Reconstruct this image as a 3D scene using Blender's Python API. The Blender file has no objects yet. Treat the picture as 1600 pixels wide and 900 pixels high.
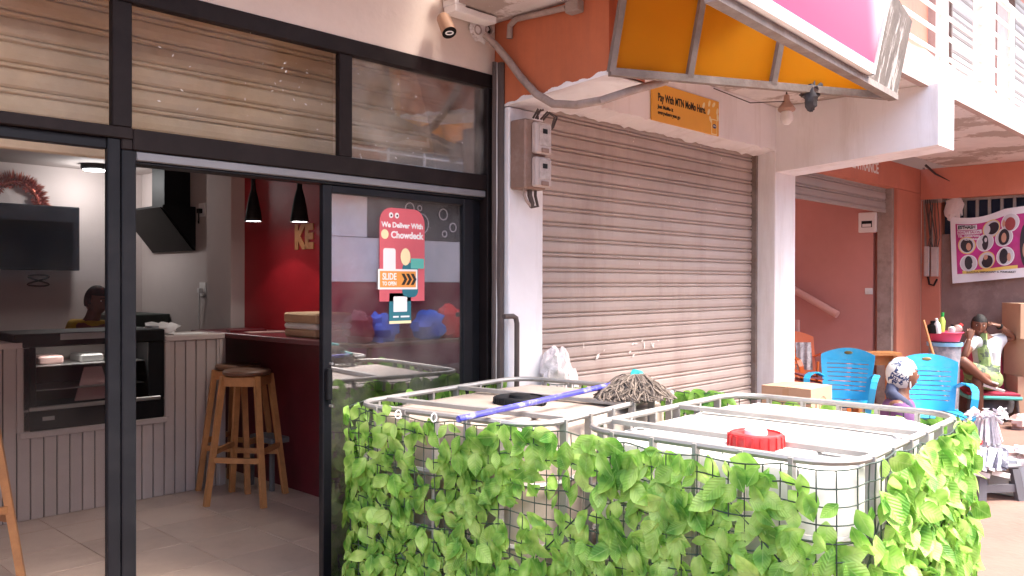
import bpy, bmesh, math, random
from mathutils import Vector, Matrix, Quaternion
random.seed(7)
S = bpy.context.scene
COL = S.collection
PI = math.pi
R = math.radians
# ------------------------------------------------------------------ camera
H = 1.52                                   # eye height; X runs along the facade, Y into the building
YAW = R(43.65); PITCH = -0.0064; ROLL = 0.0026; FPX = 1315.0
cam = bpy.data.cameras.new('camera')
cam.sensor_width = 36.0; cam.lens = FPX / 1600.0 * 36.0
cam.clip_start = 0.05; cam.clip_end = 500
camo = bpy.data.objects.new('camera', cam); COL.objects.link(camo)
_f = Vector((math.cos(YAW), math.sin(YAW), 0)); _r = Vector((math.sin(YAW), -math.cos(YAW), 0)); _u = Vector((0, 0, 1))
def _rows():
    cp, sp, cr, sr = math.cos(PITCH), math.sin(PITCH), math.cos(ROLL), math.sin(ROLL)
    cols = []
    for (x, yf, u) in ((1, 0, 0), (0, 1, 0), (0, 0, 1)):
        z = yf * cp + u * sp; yd = -(u * cp - yf * sp)
        cols.append((x * cr - yd * sr, x * sr + yd * cr, z))
    return cols
_c = _rows()
def _axis(i):   # world direction of camera-space axis i (right, down, forward)
    return _r * _c[0][i] + _f * _c[1][i] + _u * _c[2][i]
RIGHT, DOWN, FWD = _axis(0), _axis(1), _axis(2)
camo.matrix_world = Matrix(((RIGHT.x, -DOWN.x, -FWD.x, 0), (RIGHT.y, -DOWN.y, -FWD.y, 0), (RIGHT.z, -DOWN.z, -FWD.z, H), (0, 0, 0, 1)))
S.camera = camo
# ------------------------------------------------------------------ light (bright overcast)
W = bpy.data.worlds.new('World'); S.world = W; W.use_nodes = True
nt = W.node_tree; bg = nt.nodes['Background']
sky = nt.nodes.new('ShaderNodeTexSky'); sky.sky_type = 'NISHITA'; sky.sun_disc = False
SUN_EL = R(58); SUN_AZ = Vector((0.42, -0.907))       # from the street side, a little from the right
sky.sun_elevation = SUN_EL; sky.sun_rotation = math.atan2(SUN_AZ.x, SUN_AZ.y)
sky.air_density = 1.0; sky.dust_density = 4.0; sky.ozone_density = 0.6
nt.links.new(sky.outputs[0], bg.inputs[0]); bg.inputs[1].default_value = 0.15
sl = bpy.data.lights.new('sun', 'SUN'); sl.energy = 0.95; sl.angle = R(28); sl.color = (1.0, 0.95, 0.9)
so = bpy.data.objects.new('sun', sl); COL.objects.link(so)
sd = Vector((SUN_AZ.x * math.cos(SUN_EL), SUN_AZ.y * math.cos(SUN_EL), math.sin(SUN_EL)))
so.rotation_euler = sd.to_track_quat('Z', 'Y').to_euler(); so.location = sd * 40
S.view_settings.view_transform = 'Standard'; S.view_settings.look = 'None'
S.view_settings.exposure = 2.9; S.view_settings.gamma = 1.0
S.cycles.max_bounces = 8; S.cycles.diffuse_bounces = 5; S.cycles.transparent_max_bounces = 16; S.cycles.glossy_bounces = 4
S.cycles.sample_clamp_indirect = 4.0; S.cycles.use_denoising = True

# ------------------------------------------------------------------ measuring helpers (a real plane + a sight line)
def ray(px, py):
    return RIGHT * (px - 800) + DOWN * (py - 450) + FWD * FPX
def PX(px, py, x):
    d = ray(px, py); d = d * (x / d.x); return Vector((d.x, d.y, d.z + H))
def PY(px, py, y):
    d = ray(px, py); d = d * (y / d.y); return Vector((d.x, d.y, d.z + H))
def PZ(px, py, z):
    d = ray(px, py); d = d * ((z - H) / d.z); return Vector((d.x, d.y, d.z + H))
def PD(px, py, depth):
    d = ray(px, py); d = d * (depth / FPX); return Vector((d.x, d.y, d.z + H))

# ------------------------------------------------------------------ materials
def srgb(r, g, b):
    f = lambda c: (c / 12.92) if c <= 0.04045 else ((c + 0.055) / 1.055) ** 2.4
    return (f(r / 255), f(g / 255), f(b / 255), 1)
def mat(name, c, rough=0.6, metal=0.0, var=0.12, vs=3.0, bump=0.15, bs=40.0, dirt=None, ds=2.0, damt=0.5, spec=0.4, rnd=0.0, trans=0.0, streak=False, dr=(0.5, 0.72)):
    m = bpy.data.materials.new(name); m.use_nodes = True
    n = m.node_tree.nodes; l = m.node_tree.links
    p = n['Principled BSDF']
    p.inputs['Roughness'].default_value = rough; p.inputs['Metallic'].default_value = metal
    p.inputs['Specular IOR Level'].default_value = spec
    if trans: p.inputs['Transmission Weight'].default_value = trans
    geo = n.new('ShaderNodeNewGeometry')
    vec = geo.outputs['Position']
    if len(c) == 3: c = (*c, 1)
    n1 = n.new('ShaderNodeTexNoise'); n1.inputs['Scale'].default_value = vs; n1.inputs['Detail'].default_value = 6
    n1.inputs['Roughness'].default_value = 0.65
    l.new(vec, n1.inputs['Vector'])
    mr = n.new('ShaderNodeMapRange'); mr.inputs[1].default_value = 0.3; mr.inputs[2].default_value = 0.7
    mr.inputs[3].default_value = 1 - var; mr.inputs[4].default_value = 1 + var
    l.new(n1.outputs['Fac'], mr.inputs[0])
    hv = n.new('ShaderNodeHueSaturation'); hv.inputs['Color'].default_value = c
    val = mr.outputs[0]
    if rnd:
        oi = n.new('ShaderNodeObjectInfo'); m2 = n.new('ShaderNodeMapRange')
        m2.inputs[3].default_value = 1 - rnd; m2.inputs[4].default_value = 1 + rnd
        l.new(oi.outputs['Random'], m2.inputs[0])
        mu = n.new('ShaderNodeMath'); mu.operation = 'MULTIPLY'; l.new(val, mu.inputs[0]); l.new(m2.outputs[0], mu.inputs[1]); val = mu.outputs[0]
    l.new(val, hv.inputs['Value'])
    out = hv.outputs[0]
    if dirt:
        n2 = n.new('ShaderNodeTexNoise'); n2.inputs['Scale'].default_value = ds; n2.inputs['Detail'].default_value = 8; n2.inputs['Roughness'].default_value = 0.7
        if streak:
            mp = n.new('ShaderNodeMapping'); mp.inputs['Scale'].default_value = (1, 1, 0.12); l.new(vec, mp.inputs[0]); l.new(mp.outputs[0], n2.inputs['Vector'])
        else: l.new(vec, n2.inputs['Vector'])
        r2 = n.new('ShaderNodeMapRange'); r2.inputs[1].default_value = dr[0]; r2.inputs[2].default_value = dr[1]; r2.inputs[3].default_value = 0; r2.inputs[4].default_value = damt
        l.new(n2.outputs['Fac'], r2.inputs[0])
        mx = n.new('ShaderNodeMix'); mx.data_type = 'RGBA'; l.new(r2.outputs[0], mx.inputs[0]); l.new(out, mx.inputs[6])
        mx.inputs[7].default_value = (*dirt[:3], 1); out = mx.outputs[2]
    l.new(out, p.inputs['Base Color'])
    if bump:
        n3 = n.new('ShaderNodeTexNoise'); n3.inputs['Scale'].default_value = bs; n3.inputs['Detail'].default_value = 4; l.new(vec, n3.inputs['Vector'])
        b = n.new('ShaderNodeBump'); b.inputs['Strength'].default_value = bump; b.inputs['Distance'].default_value = 0.01
        l.new(n3.outputs['Fac'], b.inputs['Height']); l.new(b.outputs[0], p.inputs['Normal'])
    return m
def emis(name, c, s):
    m = bpy.data.materials.new(name); m.use_nodes = True; n = m.node_tree.nodes
    p = n['Principled BSDF']; p.inputs['Base Color'].default_value = (0.8, 0.8, 0.8, 1)
    p.inputs['Emission Color'].default_value = (*c[:3], 1); p.inputs['Emission Strength'].default_value = s
    return m
def glass(name, tint=(1, 1, 1), refl=1.0, dust=0.04):
    m = bpy.data.materials.new(name); m.use_nodes = True; n = m.node_tree.nodes; l = m.node_tree.links
    n.remove(n['Principled BSDF']); o = n['Material Output']
    t = n.new('ShaderNodeBsdfTransparent'); t.inputs[0].default_value = (*tint, 1)
    g = n.new('ShaderNodeBsdfGlossy'); g.inputs['Roughness'].default_value = 0.004; g.inputs[0].default_value = (1, 1, 1, 1)
    d = n.new('ShaderNodeBsdfDiffuse'); d.inputs[0].default_value = (0.6, 0.55, 0.5, 1)
    f = n.new('ShaderNodeFresnel'); f.inputs[0].default_value = 1.5
    k = n.new('ShaderNodeMath'); k.operation = 'MULTIPLY'; k.inputs[1].default_value = 2.0 * refl; k.use_clamp = True; l.new(f.outputs[0], k.inputs[0])
    a = n.new('ShaderNodeMixShader'); l.new(k.outputs[0], a.inputs[0]); l.new(t.outputs[0], a.inputs[1]); l.new(g.outputs[0], a.inputs[2])
    no = n.new('ShaderNodeTexNoise'); no.inputs['Scale'].default_value = 5; no.inputs['Detail'].default_value = 8
    ge = n.new('ShaderNodeNewGeometry'); l.new(ge.outputs['Position'], no.inputs['Vector'])
    r = n.new('ShaderNodeMapRange'); r.inputs[1].default_value = 0.35; r.inputs[2].default_value = 0.75; r.inputs[3].default_value = 0; r.inputs[4].default_value = dust
    l.new(no.outputs['Fac'], r.inputs[0])
    b = n.new('ShaderNodeMixShader'); l.new(r.outputs[0], b.inputs[0]); l.new(a.outputs[0], b.inputs[1]); l.new(d.outputs[0], b.inputs[2])
    l.new(b.outputs[0], o.inputs[0])
    return m
def translucent(name, c, amt=0.5, rough=0.5, var=0.1):
    m = mat(name, c, rough, var=var, bump=0.05)
    n = m.node_tree.nodes; l = m.node_tree.links
    t = n.new('ShaderNodeBsdfTranslucent'); t.inputs[0].default_value = (*c[:3], 1)
    mx = n.new('ShaderNodeMixShader'); mx.inputs[0].default_value = amt
    l.new(n['Principled BSDF'].outputs[0], mx.inputs[1]); l.new(t.outputs[0], mx.inputs[2]); l.new(mx.outputs[0], n['Material Output'].inputs[0])
    return m

# ------------------------------------------------------------------ mesh helpers
class MB:
    def __init__(s): s.v = []; s.f = []; s.uv = {}
    def add(s, vs, fs):
        k = len(s.v); s.v += [Vector(v) for v in vs]; s.f += [tuple(i + k for i in f) for f in fs]; return s
    def box(s, a, b):
        x0, x1 = sorted((a[0], b[0])); y0, y1 = sorted((a[1], b[1])); z0, z1 = sorted((a[2], b[2]))
        return s.add([(x0, y0, z0), (x1, y0, z0), (x1, y1, z0), (x0, y1, z0), (x0, y0, z1), (x1, y0, z1), (x1, y1, z1), (x0, y1, z1)],
                     [(0, 3, 2, 1), (4, 5, 6, 7), (0, 1, 5, 4), (1, 2, 6, 5), (2, 3, 7, 6), (3, 0, 4, 7)])
    def cbox(s, a, b, c=0.004):    # box with chamfered vertical and horizontal edges
        bm = bmesh.new(); x0, x1 = sorted((a[0], b[0])); y0, y1 = sorted((a[1], b[1])); z0, z1 = sorted((a[2], b[2]))
        bmesh.ops.create_cube(bm, size=1)
        for v in bm.verts: v.co = Vector(((x0 + x1) / 2 + v.co.x * (x1 - x0), (y0 + y1) / 2 + v.co.y * (y1 - y0), (z0 + z1) / 2 + v.co.z * (z1 - z0)))
        c = min(c, (x1 - x0) * .45, (y1 - y0) * .45, (z1 - z0) * .45)
        bmesh.ops.bevel(bm, geom=bm.edges[:], offset=c, segments=1, affect='EDGES')
        return s.bm(bm)
    def bm(s, bm):
        bm.verts.index_update(); s.add([v.co.copy() for v in bm.verts], [[v.index for v in f.verts] for f in bm.faces]); bm.free(); return s
    def hexa(s, p):    # 8 points: bottom 4 (ccw seen from above), top 4
        return s.add(p, [(0, 3, 2, 1), (4, 5, 6, 7), (0, 1, 5, 4), (1, 2, 6, 5), (2, 3, 7, 6), (3, 0, 4, 7)])
    def obar(s, a, b, w, h, up=(0, 0, 1)):   # rectangular bar from a to b
        a, b = Vector(a), Vector(b); d = (b - a).normalized(); up = Vector(up)
        sd = d.cross(up)
        if sd.length < 1e-4: sd = d.cross(Vector((1, 0, 0)))
        sd.normalize(); u = sd.cross(d)
        x = sd * w / 2; y = u * h / 2
        return s.hexa([a - x - y, a + x - y, b + x - y, b - x - y, a - x + y, a + x + y, b + x + y, b - x + y])
    def tube(s, pts, r, n=8, closed=False, cap=True):
        P = [Vector(p) for p in pts]; m = len(P)
        rr = r if isinstance(r, (list, tuple)) else [r] * m
        k = len(s.v)
        nrm = None
        for i in range(m):
            if closed: t = P[(i + 1) % m] - P[i - 1]
            else: t = P[min(i + 1, m - 1)] - P[max(i - 1, 0)]
            if t.length < 1e-9: t = Vector((0, 0, 1))
            t.normalize()
            if nrm is None:
                nrm = t.cross(Vector((0, 0, 1)))
                if nrm.length < 0.1: nrm = t.cross(Vector((1, 0, 0)))
            nrm = (nrm - t * nrm.dot(t)).normalized(); bn = t.cross(nrm)
            for j in range(n):
                a = 2 * PI * j / n; s.v.append(P[i] + (nrm * math.cos(a) + bn * math.sin(a)) * rr[i])
        for i in range(m if closed else m - 1):
            for j in range(n):
                a = k + i * n; b = k + ((i + 1) % m) * n
                s.f.append((a + j, a + (j + 1) % n, b + (j + 1) % n, b + j))
        if cap and not closed:
            s.f.append(tuple(k + j for j in reversed(range(n)))); s.f.append(tuple(k + (m - 1) * n + j for j in range(n)))
        return s
    def lathe(s, c, prof, n=20, axis=(0, 0, 1), cap=True):
        c = Vector(c); ax = Vector(axis).normalized(); q = Vector((0, 0, 1)).rotation_difference(ax); k = len(s.v)
        for (r, z) in prof:
            for j in range(n):
                a = 2 * PI * j / n; s.v.append(c + q @ Vector((r * math.cos(a), r * math.sin(a), z)))
        for i in range(len(prof) - 1):
            for j in range(n):
                s.f.append((k + i * n + j, k + i * n + (j + 1) % n, k + (i + 1) * n + (j + 1) % n, k + (i + 1) * n + j))
        if cap:
            s.f.append(tuple(k + j for j in reversed(range(n)))); s.f.append(tuple(k + (len(prof) - 1) * n + j for j in range(n)))
        return s
    def sphere(s, c, r, n=12, m=8):
        c = Vector(c); r = Vector(r) if not isinstance(r, (int, float)) else Vector((r, r, r)); k = len(s.v)
        s.v.append(c - Vector((0, 0, r.z)))
        for i in range(1, m):
            t = -PI / 2 + PI * i / m
            for j in range(n):
                a = 2 * PI * j / n; s.v.append(c + Vector((r.x * math.cos(t) * math.cos(a), r.y * math.cos(t) * math.sin(a), r.z * math.sin(t))))
        s.v.append(c + Vector((0, 0, r.z))); top = len(s.v) - 1
        for j in range(n):
            s.f.append((k, k + 1 + (j + 1) % n, k + 1 + j)); o = k + 1 + (m - 2) * n
            s.f.append((top, o + j, o + (j + 1) % n))
            for i in range(m - 2):
                q = k + 1 + i * n; s.f.append((q + j, q + (j + 1) % n, q + n + (j + 1) % n, q + n + j))
        return s
    def grid(s, fn, nu, nv, closed_u=False):
        k = len(s.v)
        for i in range(nu + 1):
            for j in range(nv + 1): s.v.append(Vector(fn(i / nu, j / nv)))
        for i in range(nu):
            for j in range(nv):
                a = k + i * (nv + 1) + j; s.f.append((a, a + nv + 1, a + nv + 2, a + 1))
        return s
    def extr(s, poly, vec):    # polygon extruded by vec
        n = len(poly); k = len(s.v); vec = Vector(vec)
        s.v += [Vector(p) for p in poly] + [Vector(p) + vec for p in poly]
        s.f.append(tuple(k + i for i in reversed(range(n)))); s.f.append(tuple(k + n + i for i in range(n)))
        for i in range(n): s.f.append((k + i, k + (i + 1) % n, k + n + (i + 1) % n, k + n + i))
        return s
    def xf(s, M, start=0):
        for i in range(start, len(s.v)): s.v[i] = M @ s.v[i]
        return s
    def mesh(s, name, mats=None, smooth=False, off=None):
        me = bpy.data.meshes.new(name)
        me.from_pydata([tuple(v - off) if off else tuple(v) for v in s.v], [], s.f)
        if mats: me.materials.append(mats)
        bm = bmesh.new(); bm.from_mesh(me); bmesh.ops.recalc_face_normals(bm, faces=bm.faces[:]); bm.to_mesh(me); bm.free()
        if smooth:
            me.polygons.foreach_set('use_smooth', [True] * len(me.polygons))
            try: me.set_sharp_from_angle(angle=R(38))
            except Exception: pass
        me.update(); return me
WL = {}
def tag(o, label=None, cat=None, group=None, kind=None):
    if label: o['label'] = label
    if cat: o['category'] = cat
    if group: o['group'] = group
    if kind: o['kind'] = kind
    return o
def thing(name, loc, label=None, cat=None, group=None, rz=0.0, kind=None):
    o = bpy.data.objects.new(name, None); COL.objects.link(o); o.location = loc; o.rotation_euler = (0, 0, rz); o.empty_display_size = 0.1
    WL[o.name] = Vector(loc); return tag(o, label, cat, group, kind)
def part(mb, name, m, parent=None, local=False, smooth=False, org=None, label=None):
    if parent is not None: off = None if local else WL[parent.name]
    else: off = Vector(org) if org is not None else None
    me = mb.mesh(name, m, smooth, off)
    o = bpy.data.objects.new(name, me); COL.objects.link(o)
    if parent is not None:
        o.parent = parent; WL[o.name] = Vector(WL[parent.name]) if not local else Vector((0, 0, 0))
    else:
        if off: o.location = off
        WL[o.name] = off or Vector((0, 0, 0))
    if label: o['label'] = label
    return o
def piece(me, name, parent, loc, rot=None, scale=None):
    o = bpy.data.objects.new(name, me); COL.objects.link(o); o.parent = parent
    o.location = Vector(loc) - WL[parent.name]
    if rot is not None: o.rotation_euler = rot
    if scale is not None: o.scale = scale
    WL[o.name] = Vector(loc); return o
def kids(o): return [c for c in bpy.data.objects if c.parent == o]
def copy_tree(o, loc, rz=None):
    ch = {}
    for c in bpy.data.objects:
        if c.parent: ch.setdefault(c.parent.name, []).append(c)
    def rec(x, par):
        n = x.copy(); COL.objects.link(n)
        if par: n.parent = par
        for k in ch.get(x.name, []): rec(k, n)
        return n
    n = rec(o, None); n.location = loc
    if rz is not None: n.rotation_euler = (0, 0, rz)
    return n
MF = Matrix(((1, 0, 0, 0), (0, 0, -1, 0), (0, 1, 0, 0), (0, 0, 0, 1)))       # drawing plane facing the street (-Y)
ML = Matrix(((0, 0, -1, 0), (-1, 0, 0, 0), (0, 1, 0, 0), (0, 0, 0, 1)))      # drawing plane facing along the street (-X)
MO = Matrix(((-1, 0, 0, 0), (0, 0, 1, 0), (0, 1, 0, 0), (0, 0, 0, 1)))       # facing +Y (opposite side)
def text(body, size, m, M, loc, parent, name='lettering', bold=0.0, align='LEFT', sx=1.0, ext=0.0008, width=None, local=False):
    cu = bpy.data.curves.new('t', 'FONT'); cu.body = body; cu.size = size; cu.align_x = align; cu.align_y = 'CENTER'
    cu.offset = bold; cu.extrude = ext; cu.resolution_u = 3
    t = bpy.data.objects.new('t', cu); COL.objects.link(t)
    bpy.context.view_layer.update()
    me = bpy.data.meshes.new_from_object(t.evaluated_get(bpy.context.evaluated_depsgraph_get()))
    bpy.data.objects.remove(t); bpy.data.curves.remove(cu)
    xs = [v.co.x for v in me.vertices]
    if width and xs: sx = width / (max(xs) - min(xs))
    T = Matrix.Translation(Vector(loc) - (Vector((0, 0, 0)) if local else WL[parent.name])) @ M.to_4x4() @ Matrix.Diagonal((sx, 1, 1, 1))
    me.transform(T); me.materials.clear(); me.materials.append(m)
    o = bpy.data.objects.new(name, me); COL.objects.link(o); o.parent = parent; WL[o.name] = WL[parent.name]
    return o
def flat(M, loc, pts, t=0.001):       # 2D outline on a drawing plane, given thickness t towards the viewer
    mb = MB(); T = Matrix.Translation(Vector(loc)) @ M
    mb.extr([T @ Vector((x, y, 0)) for x, y in pts], T.to_3x3() @ Vector((0, 0, t))); return mb
def rrect(w, h, r, n=4):
    P = []
    for cx, cy, a0 in ((w / 2 - r, h / 2 - r, 0), (-w / 2 + r, h / 2 - r, 90), (-w / 2 + r, -h / 2 + r, 180), (w / 2 - r, -h / 2 + r, 270)):
        for i in range(n + 1):
            a = R(a0 + 90 * i / n); P.append((cx + r * math.cos(a), cy + r * math.sin(a)))
    return P
def ell(w, h, n=20, cx=0, cy=0): return [(cx + w / 2 * math.cos(2 * PI * i / n), cy + h / 2 * math.sin(2 * PI * i / n)) for i in range(n)]
def lump(c, r, seed, n=14, m=9, amp=0.25, freq=3.0):
    from mathutils import noise
    mb = MB().sphere((0, 0, 0), 1.0, n, m); c = Vector(c); r = Vector(r)
    for i, v in enumerate(mb.v):
        k = 1 + amp * (noise.noise(v * freq + Vector((seed * 7.3, seed, 0)))) * 1.6
        mb.v[i] = c + Vector((v.x * r.x * k, v.y * r.y * k, v.z * r.z * k))
    return mb
# ------------------------------------------------------------------ palette
M = {}
M['ground'] = mat('ground_concrete', (0.215, 0.125, 0.098), 0.9, var=0.18, vs=1.2, bump=0.5, bs=25, dirt=(0.16, 0.085, 0.06), ds=2.2, damt=0.6)
M['tile'] = mat('floor_tile', (0.53, 0.40, 0.32), 0.28, var=0.10, vs=2.0, bump=0.02, dirt=(0.32, 0.22, 0.17), ds=2.2, damt=0.5, rnd=0.08, spec=0.5)
M['grout'] = mat('grout', (0.12, 0.09, 0.08), 0.9)
M['cream'] = mat('cream_paint', (0.60, 0.50, 0.43), 0.75, var=0.05, vs=2, bump=0.18, bs=18, dirt=(0.45, 0.36, 0.29), ds=2.2, damt=0.35)
M['white'] = mat('white_paint', (0.77, 0.75, 0.76), 0.7, var=0.05, vs=2, bump=0.35, bs=10, dirt=(0.50, 0.44, 0.40), ds=4.0, damt=0.55, streak=True)
M['soffit'] = mat('old_soffit_paint', (0.66, 0.62, 0.60), 0.85, var=0.10, vs=3, bump=0.4, bs=14, dirt=(0.33, 0.27, 0.23), ds=1.5, damt=0.85, dr=(0.52, 0.56))
M['orange'] = mat('orange_paint', (0.47, 0.135, 0.06), 0.65, var=0.12, vs=2.5, bump=0.25, bs=12, dirt=(0.27, 0.10, 0.06), ds=2.6, damt=0.7, streak=True)
M['coral'] = mat('coral_paint', (0.56, 0.20, 0.13), 0.7, var=0.08, vs=2.5, bump=0.2, bs=16, dirt=(0.40, 0.15, 0.11), ds=3.2, damt=0.7, streak=True)
M['maroonwall'] = mat('dusky_pink_paint', (0.54, 0.25, 0.225), 0.7, var=0.06, vs=1.5, bump=0.12, bs=14, dirt=(0.50, 0.21, 0.19), ds=1.6, damt=0.5)
M['brownwall'] = mat('stained_brown_wall', (0.23, 0.145, 0.125), 0.85, var=0.2, vs=2, bump=0.3, bs=14, dirt=(0.36, 0.25, 0.215), ds=3.2, damt=0.8)
M['slat'] = mat('shutter_steel', (0.42, 0.345, 0.31), 0.5, 0.0, var=0.10, vs=1.5, bump=0.05, bs=160, dirt=(0.29, 0.215, 0.185), ds=3.0, damt=0.75, rnd=0.06, streak=True)
M['slattan'] = mat('shutter_dusty', (0.56, 0.44, 0.31), 0.65, 0.0, var=0.12, vs=2.5, bump=0.10, bs=70, dirt=(0.38, 0.27, 0.17), ds=2.0, damt=0.5, rnd=0.06)
M['slatgrey'] = mat('shutter_grey', (0.36, 0.32, 0.30), 0.6, 0.0, var=0.10, vs=2, bump=0.05, bs=80, dirt=(0.30, 0.24, 0.22), ds=2, damt=0.5)
M['frame'] = mat('frame_brown', (0.012, 0.008, 0.008), 0.6, 0.0, var=0.25, vs=5, bump=0.05, bs=60, dirt=(0.03, 0.021, 0.019), ds=6, damt=0.4, spec=0.15)
M['frameblk'] = mat('frame_black', (0.008, 0.0085, 0.011), 0.45, 0.0, var=0.2, vs=5, bump=0.03, bs=60, dirt=(0.024, 0.022, 0.022), ds=5, damt=0.3, spec=0.2)
M['alu'] = mat('aluminium', (0.20, 0.20, 0.21), 0.4, 0.3, var=0.1, bump=0.03)
M['glass'] = glass('pane_glass', (0.93, 0.94, 0.94), 0.4, 0.22); M['clearpane'] = glass('clear_pane_glass', (0.90, 0.90, 0.90), 0.14, 0.006)
M['glassdusty'] = glass('pane_glass_dusty', (0.94, 0.92, 0.89), 0.10, 0.06); M['doorglass'] = glass('door_glass', (0.78, 0.79, 0.80), 3.0, 0.13)
M['inwall'] = mat('interior_white_wall', (0.50, 0.43, 0.41), 0.8, var=0.05, vs=1.5, bump=0.08)
M['ceil'] = mat('interior_ceiling', (0.44, 0.38, 0.36), 0.85, var=0.05, bump=0.05)
M['red'] = mat('red_wall', (0.30, 0.010, 0.017), 0.35, var=0.10, vs=2, bump=0.05, bs=30)
M['darkred'] = mat('dark_red_laminate', (0.12, 0.012, 0.018), 0.35, var=0.2, bump=0.03)
M['black'] = mat('black_plastic', (0.008, 0.008, 0.009), 0.6, var=0.2, bump=0.02, spec=0.2)
M['screen'] = mat('black_screen', (0.004, 0.004, 0.005), 0.35, var=0.0, bump=0, spec=0.12)
M['steel'] = mat('brushed_steel', (0.45, 0.44, 0.43), 0.35, 0.8, var=0.1, bump=0.03)
M['galv'] = mat('galvanised', (0.35, 0.33, 0.31), 0.5, 0.45, var=0.15, vs=6, bump=0.06, bs=60, dirt=(0.24, 0.18, 0.15), ds=5, damt=0.6)
M['railwhite'] = mat('white_rail_paint', (0.80, 0.78, 0.76), 0.5, var=0.05, bump=0.05)
M['rust'] = mat('rusty_grey_steel', (0.22, 0.18, 0.16), 0.75, 0.1, var=0.25, vs=8, bump=0.25, bs=50, dirt=(0.16, 0.07, 0.04), ds=6, damt=0.7)
M['conduit'] = mat('grey_conduit', (0.33, 0.26, 0.23), 0.7, var=0.2, vs=8, bump=0.15, dirt=(0.16, 0.11, 0.09), ds=7, damt=0.7)
M['pipe'] = mat('dark_pipe', (0.075, 0.055, 0.05), 0.55, var=0.2, bump=0.1)
M['wood'] = mat('orange_pine', (0.50, 0.22, 0.08), 0.5, var=0.2, vs=9, bump=0.08, dirt=(0.26, 0.10, 0.04), ds=6, damt=0.5)
M['counterwood'] = mat('counter_plank_paint', (0.50, 0.415, 0.385), 0.6, var=0.06, vs=6, bump=0.08, rnd=0.06, dirt=(0.40, 0.30, 0.26), ds=3, damt=0.35)
M['paper'] = mat('kraft_paper', (0.50, 0.33, 0.20), 0.8, var=0.1, bump=0.1)
M['card'] = mat('cardboard', (0.50, 0.32, 0.21), 0.85, var=0.08, vs=4, bump=0.1, bs=60, dirt=(0.38, 0.23, 0.15), ds=4, damt=0.5)
M['wpaper'] = mat('white_paper', (0.78, 0.77, 0.75), 0.7, var=0.04, bump=0.02)
M['wplastic'] = mat('white_plastic', (0.74, 0.73, 0.72), 0.4, var=0.06, bump=0.05)
M['lamp'] = emis('lamp_glow', (1.0, 0.96, 0.92), 5.0)

# ------------------------------------------------------------------ setting
mb = MB().grid(lambda u, v: (-60 + 120 * u, -60 + 120 * v, 0), 12, 12)
g = part(mb, 'ground', M['ground'], org=(0, 0, 0)); tag(g, kind='structure')

# ------------------------------------------------------------------ the building
B = thing('commercial_building', (3.2, 3.2, 0), 'coral and white two storey shop building with a balcony over roller shutters', 'building')
def bpart(name, m, *boxes, parent=None, smooth=False, c=0):
    mb = MB()
    for a, b in boxes: (mb.cbox(a, b, c) if c else mb.box(a, b))
    return part(mb, name, m, parent or B, smooth=smooth)
def rough_wall(name, m, x0, x1, y0, y1, z0f, z1, nx=60, amp=0.012, seed=0):   # wall with a ragged plaster bottom edge
    rnd = random.Random(seed); mb = MB(); prof = []
    for i in range(nx + 1):
        x = x0 + (x1 - x0) * i / nx; prof.append((x, z0f(x) + rnd.uniform(-amp, amp) * (0.4 + 0.6 * abs(math.sin(i * 0.37)))))
    for i in range(nx):
        (xa, za), (xb, zb) = prof[i], prof[i + 1]
        mb.hexa([(xa, y0, za), (xb, y0, zb), (xb, y1, zb - 0.03), (xa, y1, za - 0.03), (xa, y0, z1), (xb, y0, z1), (xb, y1, z1), (xa, y1, z1)])
    return part(mb, name, m, B)
SL = 2.915                                   # underside of the balcony slab
bpart('wall', M['cream'], ((-1.6, 3.2, 2.634), (3.215, 3.42, 3.06)))
bpart('pillar', M['white'], ((3.225, 3.1, 0), (3.50, 3.46, 2.455)), c=0.006)
bpart('pillar', M['white'], ((6.272, 3.1, 0), (6.63, 3.46, SL)), c=0.006)
lint = rough_wall('lintel', M['white'], 3.525, 6.27, 3.102, 3.27, lambda x: 2.570, SL, seed=3)
# cantilever beams (tapered)
def beam(x0, x1, zb0, zb1, yend, m):
    mb = MB().hexa([(x0, yend, zb1), (x1, yend, zb1), (x1, 3.3, zb0), (x0, 3.3, zb0), (x0, yend, SL), (x1, yend, SL), (x1, 3.3, SL), (x0, 3.3, SL)])
    return part(mb, 'beam', m, B)
b1 = beam(3.222, 3.52, 2.452, 2.52, 2.44, M['orange'])
# white plaster underside with a ragged edge up the side of the orange beam
rnd = random.Random(5); mb = MB(); N = 90
for i in range(N):
    ya, yb = 3.3 - (0.86) * i / N, 3.3 - 0.86 * (i + 1) / N
    za, zb = 2.446 + 0.068 * i / N, 2.446 + 0.068 * (i + 1) / N
    f_ = lambda i: 0.010 + 0.006 * math.sin(i * 0.23) + 0.005 * math.sin(i * 0.61 + 1) + rnd.uniform(0, 0.003); ha, hb = f_(i), f_(i + 1)
    mb.hexa([(3.219, yb, zb), (3.523, yb, zb), (3.523, ya, za), (3.219, ya, za), (3.219, yb, zb + 0.006 + hb), (3.523, yb, zb + 0.012), (3.523, ya, za + 0.012), (3.219, ya, za + 0.006 + ha)])
part(mb, 'plaster_soffit', M['white'], b1)
beam(6.28, 6.628, 2.388, 2.487, 1.9, M['white'])
bpart('balcony_slab', M['soffit'], ((2.86, 2.02, SL + 0.003), (16, 3.2, 3.06)))
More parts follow.
